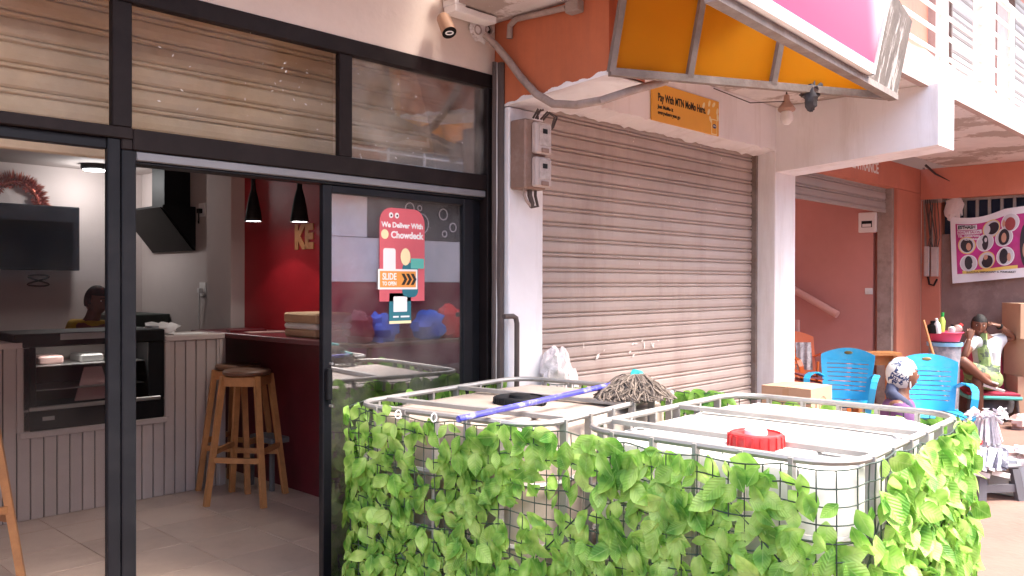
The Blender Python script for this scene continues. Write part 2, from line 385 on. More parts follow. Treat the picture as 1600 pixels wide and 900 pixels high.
# fascia with an uneven top
rnd = random.Random(9); mb = MB(); N = 90
for i in range(N):
    xa, xb = 2.86 + 13.14 * i / N, 2.86 + 13.14 * (i + 1) / N
    ta, tb = 3.135 + 0.012 * math.sin(i * 1.7), 3.135 + 0.012 * math.sin((i + 1) * 1.7)
    mb.hexa([(xa, 1.965, SL - 0.01), (xb, 1.965, SL - 0.01), (xb, 2.02, SL - 0.01), (xa, 2.02, SL - 0.01), (xa, 1.965, ta), (xb, 1.965, tb), (xb, 2.06, tb), (xa, 2.06, ta)])
M['fascia'] = mat('fascia_paint', (0.44, 0.345, 0.315), 0.8, var=0.1, vs=3, bump=0.35, bs=12, dirt=(0.30, 0.20, 0.17), ds=2.4, damt=0.8, streak=True)
part(mb, 'balcony_fascia', M['fascia'], B)
# railing
rail = part(MB().tube([(2.9, 2.02, 4.02), (15.5, 2.02, 4.02)], 0.028, 8), 'railing', M['railwhite'], B, smooth=True)
for k in range(5):
    part(MB().tube([(2.9, 2.02, 3.22 + 0.155 * k), (15.5, 2.02, 3.22 + 0.155 * k)], 0.015, 6), 'rail', M['railwhite'], rail, smooth=True)
post = MB().tube([(0, 0, 0), (0, 0, 0.9)], 0.026, 8).mesh('railing_post', M['railwhite'], True)
for px, y in ((1388, 2.02), (1473, 2.02), (1580, 2.02)):
    p0 = PY(px, 60, 2.02); piece(post, 'railing_post', rail, (p0.x, 2.02, 3.13))
for x in (2.92, 10.4, 12.2, 14.0): piece(post, 'railing_post', rail, (x, 2.02, 3.13))
xq0, xq1 = PY(1534, 100, 2.02).x, PY(1546, 100, 2.02).x
part(MB().cbox((xq0, 1.99, 3.13), (xq1 + 0.05, 2.09, 4.1), 0.006), 'square_post', M['railwhite'], rail)
# upper storey
def ux(px): return PY(px, 60, 3.2).x
bpart('upper_wall', M['coral'], ((2.86, 3.2, 3.06), (16, 3.5, 6.4))); bpart('upper_wall', M['cream'], ((-1.6, 3.2, 3.06), (2.86, 3.5, 6.4)))
for a, b in ((1450, 1471), (1548, 1566)):
    bpart('pilaster', M['fascia'], ((ux(a), 3.12, 3.06), (ux(b), 3.2, 6.35)))
def shutter(name, x0, x1, y, z0, z1, pitch, m, parent=None, deep=0.014, guide=True, label=None, gm=None):
    sh = part(MB().box((x0, y + 0.045, z0 + 0.01), (x1, y + 0.05, z1)), name, m, parent or B, label=label)
    L = x1 - x0; d = deep
    prof = [(0.000, 0.000), (-d * .9, 0.006), (-d, 0.014), (-d * .5, 0.020), (0.002, 0.022), (-d * .35, 0.026), (-d * .8, 0.034), (-d, pitch * .6), (-d * .85, pitch - 0.010), (-d * .3, pitch - 0.003), (0.0, pitch)]
    mb = MB(); k = len(prof)
    mb.v = [Vector((0, a, b)) for a, b in prof] + [Vector((L, a, b)) for a, b in prof]
    mb.f = [(i, i + 1, k + i + 1, k + i) for i in range(k - 1)]
    me = mb.mesh('slat', m)
    n = int(round((z1 - z0) / pitch)); rr = random.Random(int(x0 * 100))
    for i in range(n):
        piece(me, 'slat', sh, (x0, y + rr.uniform(-0.0015, 0.0015), z0 + i * pitch))
    part(MB().cbox((x0, y - d - 0.006, z0 - 0.012), (x1, y + 0.02, z0 + 0.03), 0.005), 'bottom_bar', m, sh)
    if guide:
        for xx in (x0 - 0.012, x1 - 0.03): part(MB().box((xx, y - 0.05, z0 - 0.01), (xx + 0.042, y + 0.03, z1)), 'guide_rail', gm or M['rust'], sh)
    return sh
shutter('roller_shutter', 3.5, 6.272, 3.3, 0.03, 2.64, 0.0915, M['slat'], label='tall dusty pink brown closed shutter')
shutter('roller_shutter', ux(1476), ux(1536), 3.17, 3.10, 5.7, 0.10, M['slatgrey'], label='grey shutter on the balcony')
shutter('roller_shutter', ux(1576), ux(1576) + 2.6, 3.17, 3.10, 5.7, 0.10, M['slatgrey'], label='grey shutter on the balcony')
shutter('roller_shutter', -1.0, 3.2, 3.45, 2.015, 2.72, 0.094, M['slattan'], guide=False, label='tan half raised shutter behind the transom glass')
# ------- shop front joinery
def fr(name, x0, x1, z0, z1, y0=3.2, y1=3.238, m='frame', parent=None, c=0.004):
    return part(MB().cbox((x0, y0, z0), (x1, y1, z1), c), name, M[m], parent or B)
sf = fr('window_frame', -1.6, 3.213, 2.560, 2.632, 3.192, 3.238)
fr('transom', -1.6, 1.30, 2.050, 2.094, 3.196, 3.238, parent=sf); fr('transom', 1.30, 3.158, 2.012, 2.092, 3.196, 3.238, parent=sf)
fr('transom_lip', -1.6, 1.212, 2.008, 2.050, 3.215, 3.25, 'frameblk', parent=sf)
fr('mullion', 1.226, 1.298, 2.094, 2.56, parent=sf); fr('mullion', 2.222, 2.292, 2.092, 2.56, parent=sf)
fr('post', 3.158, 3.213, 0.0, 2.56, 3.194, 3.3, parent=sf)
fr('post', 1.212, 1.258, 0.0, 2.05, 3.205, 3.24, 'frameblk', parent=sf); fr('post', -0.62, -0.55, 0, 2.56, parent=sf)
fr('door_jamb', 1.260, 1.312, 0.0, 2.01, 3.198, 3.24, 'frameblk', parent=sf)
fr('corner_joint', 1.2585, 1.2995, 2.0105, 2.0495, 3.1975, 3.237, parent=sf)
fr('door_track', 1.314, 3.156, 1.975, 2.010, 3.205, 3.28, 'alu', parent=sf); fr('door_track', 1.314, 3.156, 1.962, 1.974, 3.215, 3.3, 'frameblk', parent=sf)
fr('inner_jamb', 3.10, 3.156, 0.02, 1.96, 3.25, 3.32, 'frameblk', parent=sf)
fr('sill', -1.6, 3.156, 0.0, 0.052, 3.18, 3.33, 'alu', parent=sf)
def pane(x0, x1, z0, z1, y, m, parent): return part(MB().box((x0, y, z0), (x1, y + 0.005, z1)), 'pane', M[m], parent)
pane(1.296, 2.20, 2.09, 2.562, 3.222, 'glassdusty', sf); pane(2.29, 3.16, 2.09, 2.562, 3.222, 'glass', sf); pane(-0.55, 1.23, 2.092, 2.562, 3.222, 'glassdusty', sf)
pane(-0.55, 1.214, 0.05, 2.01, 3.228, 'clearpane', sf)
dr = fr('sliding_door', 2.150, 2.197, 0.055, 1.96, 3.222, 3.258, 'frameblk')
fr('stile', 3.012, 3.08, 0.055, 1.96, 3.222, 3.258, 'frameblk', parent=dr)
fr('door_rail', 2.197, 3.012, 1.925, 1.96, 3.222, 3.262, 'frameblk', parent=dr); fr('door_rail', 2.197, 3.012, 0.055, 0.16, 3.222, 3.262, 'frameblk', parent=dr)
pane(2.19, 3.02, 0.155, 1.93, 3.24, 'doorglass', dr)
fr('handle', 2.158, 2.184, 0.99, 1.13, 3.196, 3.222, 'black', parent=dr)
lk = MB(); [lk.lathe((2.171, 3.2, z), [(0.006, 0), (0.006, 0.02)], 8, (0, -1, 0)) for z in (1.155, 0.965)]
part(lk, 'bolt', M['steel'], dr)
# ------- interior of the shop
FZ = 0.042
sfl = part(MB().box((-1.6, 3.18, 0.004), (3.62, 8.5, 0.034)), 'shop_floor', M['grout'], org=(0, 3.2, 0)); tag(sfl, kind='structure')
tm = MB().cbox((0, 0, 0), (0.416, 0.416, 0.010), 0.0015).mesh('floor_tile', M['tile'])
for i in range(-4, 5):
    for j in range(-3, 5):
        x, y = 1.75 + 0.42 * i, 4.20 + 0.42 * j
        if y < 3.3 or x < -0.4: continue
        piece(tm, 'floor_tile', sfl, (x + 0.002, y + 0.002, 0.032))
part(MB().box((-1.6, 3.33, 0.034), (3.62, 3.35, 0.042)), 'threshold', M['tile'], sfl)
CZ = 2.575
bpart('interior_wall', M['inwall'], ((-1.6, 8.4, 0), (3.75, 8.55, CZ)))
bpart('interior_wall', M['inwall'], ((3.5, 6.72, 0), (3.65, 8.4, CZ)))
bpart('interior_wall', M['red'], ((3.452, 3.63, 0), (3.62, 6.3, CZ)))
bpart('interior_column', M['inwall'], ((3.335, 6.302, 0), (3.66, 6.72, CZ)), c=0.004)
bpart('interior_pilaster', M['cream'], ((3.205, 3.47, 0), (3.46, 3.63, CZ)))
bpart('interior_wall', M['inwall'], ((-1.75, 3.3, 0), (-1.6, 8.5, CZ)))
bpart('interior_ceiling', M['ceil'], ((-1.6, 3.56, CZ), (3.62, 8.5, CZ + 0.12)))
bpart('ceiling_bulkhead', M['ceil'], ((-1.6, 3.50, CZ - 0.02), (3.2, 3.56, SL)))
text('KE', 0.235, M['wood'], ML, (3.449, PX(461, 370, 3.45).y, PX(470, 372, 3.45).z), B, 'wall_lettering', 0.014, sx=0.9, ext=0.004)
# ------- entrance passage
EY = 3.5
el = bpart('entrance_lintel', M['coral'], ((6.632, EY, 2.622), (10.95, EY + 0.25, SL)))
bpart('pillar', M['coral'], ((10.135, EY + 0.002, 0), (10.948, EY + 0.4, 2.62)), c=0.006)
shutter('roller_shutter', 6.64, 10.10, EY + 0.12, 2.352, 2.80, 0.112, M['slatgrey'], guide=False, label='half raised pale shutter over the entrance')
bpart('shutter_guide', M['conduit'], ((10.058, EY + 0.04, 0), (10.13, EY + 0.2, 2.62)))
bpart('passage_wall', M['maroonwall'], ((10.06, EY + 0.25, 0), (10.2, 8, 2.8)))
bpart('passage_wall', M['maroonwall'], ((6.5, 8, 0), (10.2, 8.15, 2.8)))
bpart('passage_wall', M['maroonwall'], ((6.45, 3.47, 0), (6.6, 8, 2.8)))
bpart('passage_ceiling', M['soffit'], ((6.5, EY + 0.3, 2.8), (10.2, 5.4, 2.914)))
t0 = PY(1319, 255, EY); t1 = PY(1374, 270, EY)
text('ADWA ENTRANCE', 0.17, M['wpaper'], MF, (t0.x - 0.28, EY - 0.001, 2.785), el, 'lettering', 0.004, width=t1.x - t0.x + 0.26)
# ------- end wall
bpart('pilaster', M['coral'], ((10.95, 3.285, 0), (11.15, 3.5, 2.54)), c=0.005)
bpart('end_beam', M['coral'], ((10.90, 1.97, 2.545), (11.2, 3.497, SL)))
ew = bpart('end_wall', M['brownwall'], ((11.0, 1.3, 0), (11.15, 3.283, 2.12)))
M['bluedark'] = mat('dark_blue_interior', (0.02, 0.03, 0.07), 0.6, bump=0)
wn = bpart('barred_window', M['bluedark'], ((11.12, 1.3, 2.12), (11.14, 3.283, 2.544)))
barm = MB().box((-0.014, -0.016, 0), (0.014, 0.016, 0.40)).mesh('window_bar', M['galv'])
for k in range(11): piece(barm, 'window_bar', wn, (11.03, 3.16 - 0.13 * k, 2.125))
part(MB().box((11.005, 1.3, 2.515), (11.06, 3.28, 2.543)), 'window_rail', M['galv'], wn)
# debris stuck at the window corner
bpart('entrance_step', M['tile'], ((6.66, EY + 0.02, 0.0), (10.05, EY + 1.3, 0.12)), c=0.006)
bpart('shade_slab', M['soffit'], ((-6, 1.95, 3.32), (2.85, 3.2, 3.5)))  # unseen slab added overhead to darken the left shop front
bpart('shading_roof', M['soffit'], ((-1.6, 1.75, 6.4), (16, 4.6, 6.6)), ((-1.6, 4.6, 6.4), (6.2, 9, 6.6)), ((10.6, 4.6, 6.4), (16, 9, 6.6)))  # unseen overhang added to shade the upper storey; rear gap admits daylight
bpart('rear_wall', M['cream'], ((-1.75, 9, 0), (16, 9.15, 6.4)), ((6.2, 8.16, 2.8), (10.6, 8.9, 3.3)))
bpart('side_wall', M['cream'], ((-1.76, 3.42, 2.7), (-1.6, 9, 6.4)))
bpart('side_wall', M['cream'], ((16, 3.2, 0), (16.15, 9.15, 6.4)))
# ------------------------------------------------------------------ V-shaped street sign on the first beam
M['pinksheet'] = bpy.data.materials.new('pink_sheet'); M['pinksheet'].use_nodes = True
n = M['pinksheet'].node_tree.nodes; l = M['pinksheet'].node_tree.links; p = n['Principled BSDF']; p.inputs['Roughness'].default_value = 0.35
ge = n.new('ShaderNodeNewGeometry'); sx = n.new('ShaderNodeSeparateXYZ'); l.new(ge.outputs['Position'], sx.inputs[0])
# hot pink sheet blending to pale towards its upper right end
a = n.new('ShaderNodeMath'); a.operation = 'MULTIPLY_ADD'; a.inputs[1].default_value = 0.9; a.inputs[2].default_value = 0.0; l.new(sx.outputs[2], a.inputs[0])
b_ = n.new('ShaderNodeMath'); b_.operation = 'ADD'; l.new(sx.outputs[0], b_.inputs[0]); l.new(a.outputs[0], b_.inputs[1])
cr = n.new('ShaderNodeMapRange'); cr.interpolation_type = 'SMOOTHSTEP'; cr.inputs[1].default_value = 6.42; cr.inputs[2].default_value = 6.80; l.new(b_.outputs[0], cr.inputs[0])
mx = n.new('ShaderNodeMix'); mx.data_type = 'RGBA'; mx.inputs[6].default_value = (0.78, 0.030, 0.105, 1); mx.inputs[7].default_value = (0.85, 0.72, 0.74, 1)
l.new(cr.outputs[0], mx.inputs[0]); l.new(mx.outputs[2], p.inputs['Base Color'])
M['yellowpoly'] = translucent('yellow_translucent_sheet', (0.84, 0.46, 0.03), 0.75, 0.4, var=0.06)
M['peeled'] = mat('peeling_grey_sheet', (0.13, 0.105, 0.09), 0.85, var=0.3, vs=8, bump=0.25, bs=40, dirt=(0.46, 0.42, 0.39), ds=16, damt=0.9, streak=True, dr=(0.52, 0.60))
ZS = H + 0.993
def zs(px, py): return PZ(px, py, ZS)
Sg, Rg, Tg = zs(957, 115), zs(1395, 152), zs(1120, 0)
dF = (Rg - Tg).normalized(); Fl = Rg - dF * 2.06
LEAN = Vector((0, -0.2, 1.0))
sg = thing('street_sign', Sg, 'big V shaped hanging sign with pink front and yellow back sheet', 'sign')
Sg = Sg + Vector((-0.03, 0, 0))
def along(px, py):
    q = zs(px, py); return (q - Sg).dot((Rg - Sg).normalized()) / (Rg - Sg).length
mb = MB(); w = (Rg - Sg); nin = Vector((-w.y, w.x, 0)).normalized() * 0.006
top = lambda t: 0.95 - 0.57 * t
for i in range(3):     # three yellow sheets
    ts = (0, along(1085, 118), along(1222, 128), 1.0); t0_, t1_ = ts[i] + 0.004, ts[i + 1] - 0.004
    A, C = Sg + w * t0_, Sg + w * t1_
    m2 = MB().hexa([A, C, C + nin, A + nin, A + LEAN * top(t0_), C + LEAN * top(t1_), C + nin + LEAN * top(t1_), A + nin + LEAN * top(t0_)])
    part(m2, 'yellow_sheet', M['yellowpoly'], sg)
    rb = MB().obar(A - nin * 2, A - nin * 2 + LEAN * top(t0_), 0.035, 0.03, up=w); part(rb, 'frame_rib', M['rust'], sg)
part(MB().obar(Sg - nin * 2, Rg - nin * 2, 0.035, 0.036), 'frame_rail', M['rust'], sg)
part(MB().obar(Fl, Rg + dF * 0.01, 0.05, 0.032), 'frame_rail', M['rust'], sg)
Q = Tg + dF * (zs(1345, 127) - Tg).dot(dF)
# bare end sheet
out = Vector((dF.y, -dF.x, 0))
def sheet(a, b, z0, z1, o, th, z1b=None):
    z1b = z1 if z1b is None else z1b
    A, C = a + out * o, b + out * o
    return MB().hexa([A + LEAN * z0, C + LEAN * z0, C - out * th + LEAN * z0, A - out * th + LEAN * z0, A + LEAN * z1, C + LEAN * z1b, C - out * th + LEAN * z1b, A - out * th + LEAN * z1])
part(sheet(Q - dF * 0.05, Rg, 0.016, 0.47, 0.02, 0.006, 0.385), 'end_sheet', M['peeled'], sg)
part(sheet(Fl, Q - dF * 0.012, 0.062, 1.0, 0.040, 0.035), 'front_panel', M['pinksheet'], sg)
part(sheet(Fl, Q - dF * 0.016, 0.07, 0.99, 0.004, 0.004), 'back_sheet', M['rust'], sg)
part(sheet(Fl, Q, 0.022, 0.066, 0.050, 0.05), 'white_trim', M['railwhite'], sg)
part(sheet(Q - dF * 0.014, Q + dF * 0.006, 0.022, 1.0, 0.050, 0.05), 'white_trim', M['railwhite'], sg)
part(MB().obar(Fl + LEAN * 0.9, Sg + LEAN * 0.9, 0.04, 0.04), 'bracket', M['rust'], sg)
ck = zs(1268, 143)
M['greycloth'] = mat('dark_grey_cloth', (0.07, 0.065, 0.07), 0.9, var=0.3, vs=20, bump=0.4, bs=30)
mb = lump((0, 0, 0), (0.06, 0.05, 0.05), 3, amp=0.4); k = lump((-0.05, -0.02, -0.055), (0.035, 0.03, 0.06), 5, amp=0.3); mb.add(k.v, k.f)
o = part(mb, 'knotted_rag', M['greycloth'], smooth=True); o.location = ck - Vector((0, 0.0, 0.0)); tag(o, 'dark grey rag knotted round the lower edge of the yellow sign', 'rag')
# hanging bulb holder
q = PY(1229, 170, 2.75)
lb = thing('bulb_holder', q, 'brass coloured bulb holder with pale bulb hanging below the balcony', 'lamp')
M['brass'] = mat('dull_brass', (0.45, 0.30, 0.24), 0.5, 0.3, bump=0.05)
part(MB().lathe(q, [(0.015, 0.10), (0.02, 0.095), (0.022, 0.06), (0.03, 0.045), (0.062, 0.0), (0.058, -0.015), (0.05, -0.02)], 18), 'holder', M['brass'], lb, smooth=True)
part(MB().lathe(q, [(0.035, -0.018), (0.042, -0.04), (0.046, -0.07), (0.038, -0.095), (0.02, -0.112), (0.002, -0.116)], 18), 'bulb', M['wplastic'], lb, smooth=True)
part(MB().tube([q + Vector((0, 0, 0.1)), (q.x, q.y, SL)], 0.006, 6), 'cord', M['pipe'], lb)
a0 = PY(1115, 138, 3.09); wr = part(MB().tube([a0, (a0 + q) / 2 + Vector((0, 0, -0.03)), q + Vector((-0.02, 0, 0.05))], 0.004, 5), 'cord', M['pipe'], lb)

# ------------------------------------------------------------------ payment sign on the lintel
M['amber'] = mat('amber_sign', (0.72, 0.36, 0.045), 0.5, var=0.05, bump=0.03)
M['ink'] = mat('black_ink', (0.02, 0.015, 0.012), 0.6, var=0, bump=0)
M['petal'] = mat('pale_yellow_print', (0.80, 0.70, 0.40), 0.6, var=0, bump=0)
tl, tr_, br, bl = PY(1019, 127, 3.09), PY(1127, 155, 3.09), PY(1123, 211, 3.09), PY(1018, 187, 3.09)
ps = thing('payment_sign', ((bl.x + br.x) / 2, 3.09, (bl.z + br.z) / 2), 'amber mobile money sign with black lettering above the closed shutter', 'sign')
w, h = br.x - bl.x, tl.z - bl.z; cx = (bl.x + br.x) / 2; cz = (bl.z + tl.z) / 2
part(MB().cbox((cx - w / 2, 3.088, cz - h / 2), (cx + w / 2, 3.1, cz + h / 2), 0.003), 'board', M['amber'], ps)
text('Pay With MTN MoMo Here.', 0.072, M['ink'], MF, (cx - w * 0.42, 3.087, cz + h * 0.13), ps, bold=0.0018, width=w * 0.70)
text('Just MoMo it', 0.034, M['ink'], MF, (cx - w * 0.42, 3.087, cz - h * 0.11), ps, bold=0.001)
text('everywhere you go', 0.034, M['ink'], MF, (cx - w * 0.42, 3.087, cz - h * 0.26), ps, bold=0.001)
for i, (dx, dz, rr_) in enumerate(((0.25, 0.26, 60), (0.34, 0.36, 65), (0.41, 0.36, 40), (0.33, 0.12, 60), (0.36, -0.08, 125), (0.47, 0.2, 70), (0.475, 0.02, 95))):
    P = [(cx * 0 + x * math.cos(R(rr_)) - y * math.sin(R(rr_)), x * math.sin(R(rr_)) + y * math.cos(R(rr_))) for x, y in ell(0.05, 0.026, 12)]
    part(flat(MF, (cx + dx * w, 3.088, cz + dz * h), P, 0.0012), 'petal', M['petal'], ps)
lg = flat(MF, (cx + 0.42 * w, 3.088, cz - 0.27 * h), rrect(0.075, 0.11, 0.008), 0.001); part(lg, 'logo_border', M['petal'], ps)
part(flat(MF, (cx + 0.42 * w, 3.0868, cz - 0.27 * h), rrect(0.06, 0.095, 0.006), 0.001), 'logo_field', M['amber'], ps)
M['navy'] = mat('navy_print', (0.03, 0.05, 0.15), 0.6, var=0, bump=0)
part(flat(MF, (cx + 0.42 * w, 3.0856, cz - 0.25 * h), ell(0.05, 0.032, 16), 0.001), 'logo_oval', M['navy'], ps)
text('MTN', 0.016, M['wpaper'], MF, (cx + 0.42 * w, 3.0844, cz - 0.25 * h), ps, align='CENTER')

# ------------------------------------------------------------------ wall fittings by the first pillar
# security camera
c0 = PY(693, 12, 3.19); cf = PY(690, 58, 3.0)
sc = thing('security_camera', (c0.x, 3.19, c0.z), 'tan bullet security camera with white ring under white junction box', 'camera')
part(MB().cbox((c0.x - 0.0, 3.10, c0.z - 0.0), (c0.x + 0.075, 3.2, c0.z + 0.13), 0.006), 'junction_box', M['wplastic'], sc)
M['tan'] = mat('tan_plastic', (0.33, 0.19, 0.12), 0.5, var=0.15, bump=0.08)
part(MB().lathe((c0.x - 0.03, 3.15, c0.z + 0.05), [(0.03, 0), (0.03, 0.04)], 12, (0, -1, 0)), 'bracket', M['tan'], sc, smooth=True)
ax = Vector((-0.12, -0.55, -0.8)).normalized()
mb = MB().lathe((0, 0, 0), [(0.0, 0), (0.030, 0.0), (0.034, 0.01), (0.037, 0.10), (0.037, 0.112), (0.030, 0.112), (0.028, 0.104), (0.0, 0.104)], 20, ax, cap=False)
org = PY(692, 27, 3.12)
mb.xf(Matrix.Translation(org)); part(mb, 'body', M['tan'], sc, smooth=True)
fc = org + ax * 0.113
part(MB().lathe(fc, [(0.0, -0.004), (0.036, -0.004), (0.036, 0.0), (0.0, 0.0)], 18, ax, cap=False), 'front_glass', M['screen'], sc)
ring = [Vector((0.019 * math.cos(t * PI / 8), 0.010 * math.sin(t * PI / 8), 0.001)) for t in range(16)]
qm = Vector((0, 0, 1)).rotation_difference(ax); part(MB().tube([fc + qm @ v for v in ring], 0.0032, 6, closed=True), 'light_ring', M['railwhite'], sc)
# cable holes + trunking + conduits + wires
hb = PY(750, 46, 3.19)
hl = thing('cable_outlet', hb, 'two round cable holes broken through the cream wall under the balcony', 'cable outlet')
M['hole'] = mat('dark_hole', (0.01, 0.008, 0.007), 0.9, bump=0)
part(lump(hb, (0.085, 0.012, 0.06), 4, amp=0.35), 'broken_plaster', M['soffit'], hl, smooth=True)
for px in (745, 762):
    q = PY(px, 47, 3.186)
    part(MB().lathe(q, [(0.026, 0), (0.026, 0.012), (0.021, 0.012), (0.021, 0.0)], 14, (0, -1, 0), cap=False), 'pipe_rim', M['conduit'], hl)
    part(MB().lathe(q, [(0.0, 0.003), (0.022, 0.003)], 14, (0, -1, 0), cap=False), 'pipe_hole', M['hole'], hl)
ta, tb = PY(718, 2, 3.13), PY(776, 20, 3.0)
o = part(MB().cbox((2.84, 3.10, 2.872), (3.13, 3.19, 2.908), 0.004), 'cable_trunking', M['railwhite'], org=(2.98, 3.15, 2.87)); tag(o, 'short white cable trunking under the balcony slab by the cable holes', 'trunking')
cp = [PY(757, 54, 3.165), PY(776, 72, 3.12), PX(795, 95, 3.175), PX(815, 122, 3.185), PX(838, 147, 3.19), PX(864, 162, 3.20), PX(900, 164, 3.24), PY(940, 157, 2.45), PY(985, 142, 2.40), PY(1040, 127, 2.36)]
o = part(MB().tube(cp, [0.018, 0.019, 0.02, 0.02, 0.02, 0.021, 0.021, 0.02, 0.02, 0.02], 10), 'cable_conduit', M['conduit'], org=cp[0], smooth=True); tag(o, 'thick dusty grey conduit sagging from the cable holes under the orange beam', 'conduit')
mb = MB().tube([PX(806, 30, 3.20), PX(885, 12, 3.20)], 0.016, 8); q = PX(900, 11, 3.20); mb.cbox((3.165, q.y - 0.035, q.z - 0.03), (3.222, q.y + 0.045, q.z + 0.03), 0.006)
mb.tube([PX(806, 30, 3.20), PX(797, 40, 3.2), PX(796, 60, 3.2)], 0.016, 8)
o = part(mb, 'conduit_run', M['conduit'], org=q, smooth=True); tag(o, 'straight grey conduit with square junction box high on the orange beam', 'conduit')
wires = [(0.013, 3.172, 'pipe'), (0.008, 3.19, 'conduit'), (0.020, 3.206, 'pipe'), (0.006, 3.183, 'wplastic')]
for i, (r, x, mm) in enumerate(wires):
    rr = random.Random(i); pts = []
    for k in range(15):
        z = 2.68 * (1 - k / 14) + 0.01
        pts.append((x + rr.uniform(-0.006, 0.006) * (1 if r < 0.012 else 0.3), 3.172 - r - 0.004 * i, z))
    o = part(MB().tube(pts, r, 7), 'wall_cable', M[mm], org=pts[-1], smooth=True)
    tag(o, ('thick dark cable pipe running down the edge of the window frame', 'thin dusty cable dropping down between the two dark pipes', 'thickest dark pipe against the edge of the white pillar', 'thin white wire hanging down beside the window frame')[i], 'pipe')
# bent pipe
q = PY(812, 494, 3.04); pts = [(q.x - 0.10, 3.06, q.z), (q.x - 0.03, 3.06, q.z), (q.x - 0.008, 3.06, q.z - 0.01), (q.x, 3.06, q.z - 0.04), (q.x, 3.06, 0.02)]
o = part(MB().tube(pts, 0.014, 10), 'bent_pipe', M['pipe'], org=(q.x, 3.06, 0.02), smooth=True); tag(o, 'black pipe with an elbow bend rising in front of the white pillar', 'pipe')
# electricity meters
M['metercase'] = mat('brown_meter_case', (0.24, 0.15, 0.115), 0.55, var=0.15, vs=10, bump=0.06, dirt=(0.36, 0.28, 0.25), ds=9, damt=0.5)
M['metercover'] = mat('cloudy_meter_cover', (0.46, 0.38, 0.35), 0.3, var=0.12, vs=10, bump=0.03)
M['meterwin'] = mat('dusty_meter_window', (0.42, 0.36, 0.33), 0.25, var=0.25, vs=25, bump=0.03)
mz = [(2.20, 2.365), (2.025, 2.182)]
et = thing('electricity_meter', (3.36, 3.0, 2.0), 'dusty pair of brown electricity meters stacked on the first white pillar', 'meter')
X0, X1 = 3.236, 3.385
part(MB().cbox((X0 - 0.01, 2.985, 2.015), (X1 + 0.008, 3.098, 2.38), 0.008), 'case', M['metercase'], et)
for a, b in mz:
    cv = part(MB().cbox((X0 + 0.035, 2.945, a), (X1 + 0.012, 2.987, b), 0.010), 'cover', M['metercover'], et)
    part(MB().cbox((X0 + 0.055, 2.941, a + 0.04), (X1 - 0.005, 2.9455, b - 0.012), 0.004), 'window', M['meterwin'], cv)
    part(MB().box((X0 + 0.08, 2.938, b - 0.06), (X1 - 0.035, 2.9415, b - 0.035)), 'display', M['black'], cv)
    part(MB().cbox((X0 + 0.07, 2.938, a + 0.006), (X1 - 0.02, 2.9445, a + 0.03), 0.003), 'terminal_cover', M['metercase'], cv)
for k in range(3):
    x = X0 + 0.03 + 0.045 * k; pts = [(x, 3.03, 2.02), (x, 3.03, 1.985), (x + 0.02, 3.03, 1.955 - 0.012 * k), (X0 + 0.10, 3.04, 1.925)]
    part(MB().tube(pts, 0.0085 if k != 1 else 0.014, 7), 'cable_gland', M['pipe'] if k else M['conduit'], et, smooth=True)
rr = random.Random(2)
for k in range(5):
    x = X0 + 0.10 + 0.02 * k; pts = [(x, 3.03, 2.40), (x + rr.uniform(-.02, .02), 3.02, 2.435), (x + 0.02, 3.01, 2.45)]
    if k > 2: pts = [(x, 3.03, 2.40), (x + 0.02, 3.0, 2.44), (x + 0.07, 2.99, 2.42), (x + 0.09 - 0.01 * k, 3.0, 2.365), (x + 0.04, 3.02, 2.345)]
    part(MB().tube(pts, 0.006, 6), 'cable', M['pipe'], et, smooth=True)
# clear plastic bag by the pillar
M['film'] = mat('thin_white_plastic', (0.70, 0.62, 0.60), 0.3, var=0.15, bump=1.0, bs=26)
q = PY(874, 600, 3.03); ht = PY(874, 545, 3.03).z; mb = lump((q.x + 0.03, 3.04, 0.42), (0.16, 0.09, ht - 0.46), 8, 40, 30, 0.13, 3.4); k_ = lump((q.x - 0.03, 3.04, ht - 0.13), (0.085, 0.07, 0.13), 3, 30, 22, 0.2, 3.2); mb.add(k_.v, k_.f)
o = part(mb, 'plastic_bag', M['film'], org=(q.x, 3.02, 0.1), smooth=True); tag(o, 'crumpled whitish plastic bag slumped between white pillar and shutter', 'bag')

# ------------------------------------------------------------------ door stickers
def sticker(name, px0, py0, px1, py1, y, m, label, cat, pts=None):
    a, c = PY(px0, py0, y), PY(px1, py1, y); w, h = c.x - a.x, a.z - c.z; ctr = Vector(((a.x + c.x) / 2, y, (a.z + c.z) / 2))
    t = thing(name, ctr, label, cat); return t, ctr, w, h
GY = 3.2385
M['stwhite'] = mat('sticker_white', (0.78, 0.76, 0.74), 0.5, var=0, bump=0)
M['storange'] = mat('sticker_orange', (0.72, 0.30, 0.06), 0.5, var=0, bump=0)
M['stpink'] = translucent('sticker_pink', (0.72, 0.15, 0.18), 0.25); M['stteal'] = mat('sticker_teal', (0.02, 0.15, 0.19), 0.5, var=0, bump=0)
M['stmint'] = mat('sticker_mint', (0.10, 0.42, 0.35), 0.5, var=0, bump=0)
t, c, w, h = sticker('delivery_sticker', 593, 323, 663, 470, GY, None, 'pink rounded delivery sticker with white lettering on the glass door', 'sticker')
P = [(w / 2 * math.cos(a) if abs(math.cos(a)) < 1 else w / 2, 0) for a in ()]
P = [(-w / 2, -h / 2), (w / 2, -h / 2)] + [(w / 2 - 0.07 + 0.07 * math.cos(R(k)), h / 2 - 0.07 + 0.07 * math.sin(R(k))) for k in range(0, 91, 15)] + [(-w / 2 + 0.07 + 0.07 * math.cos(R(k)), h / 2 - 0.07 + 0.07 * math.sin(R(k))) for k in range(90, 181, 15)]
part(flat(MF, c, P, 0.001), 'sheet', M['stpink'], t)
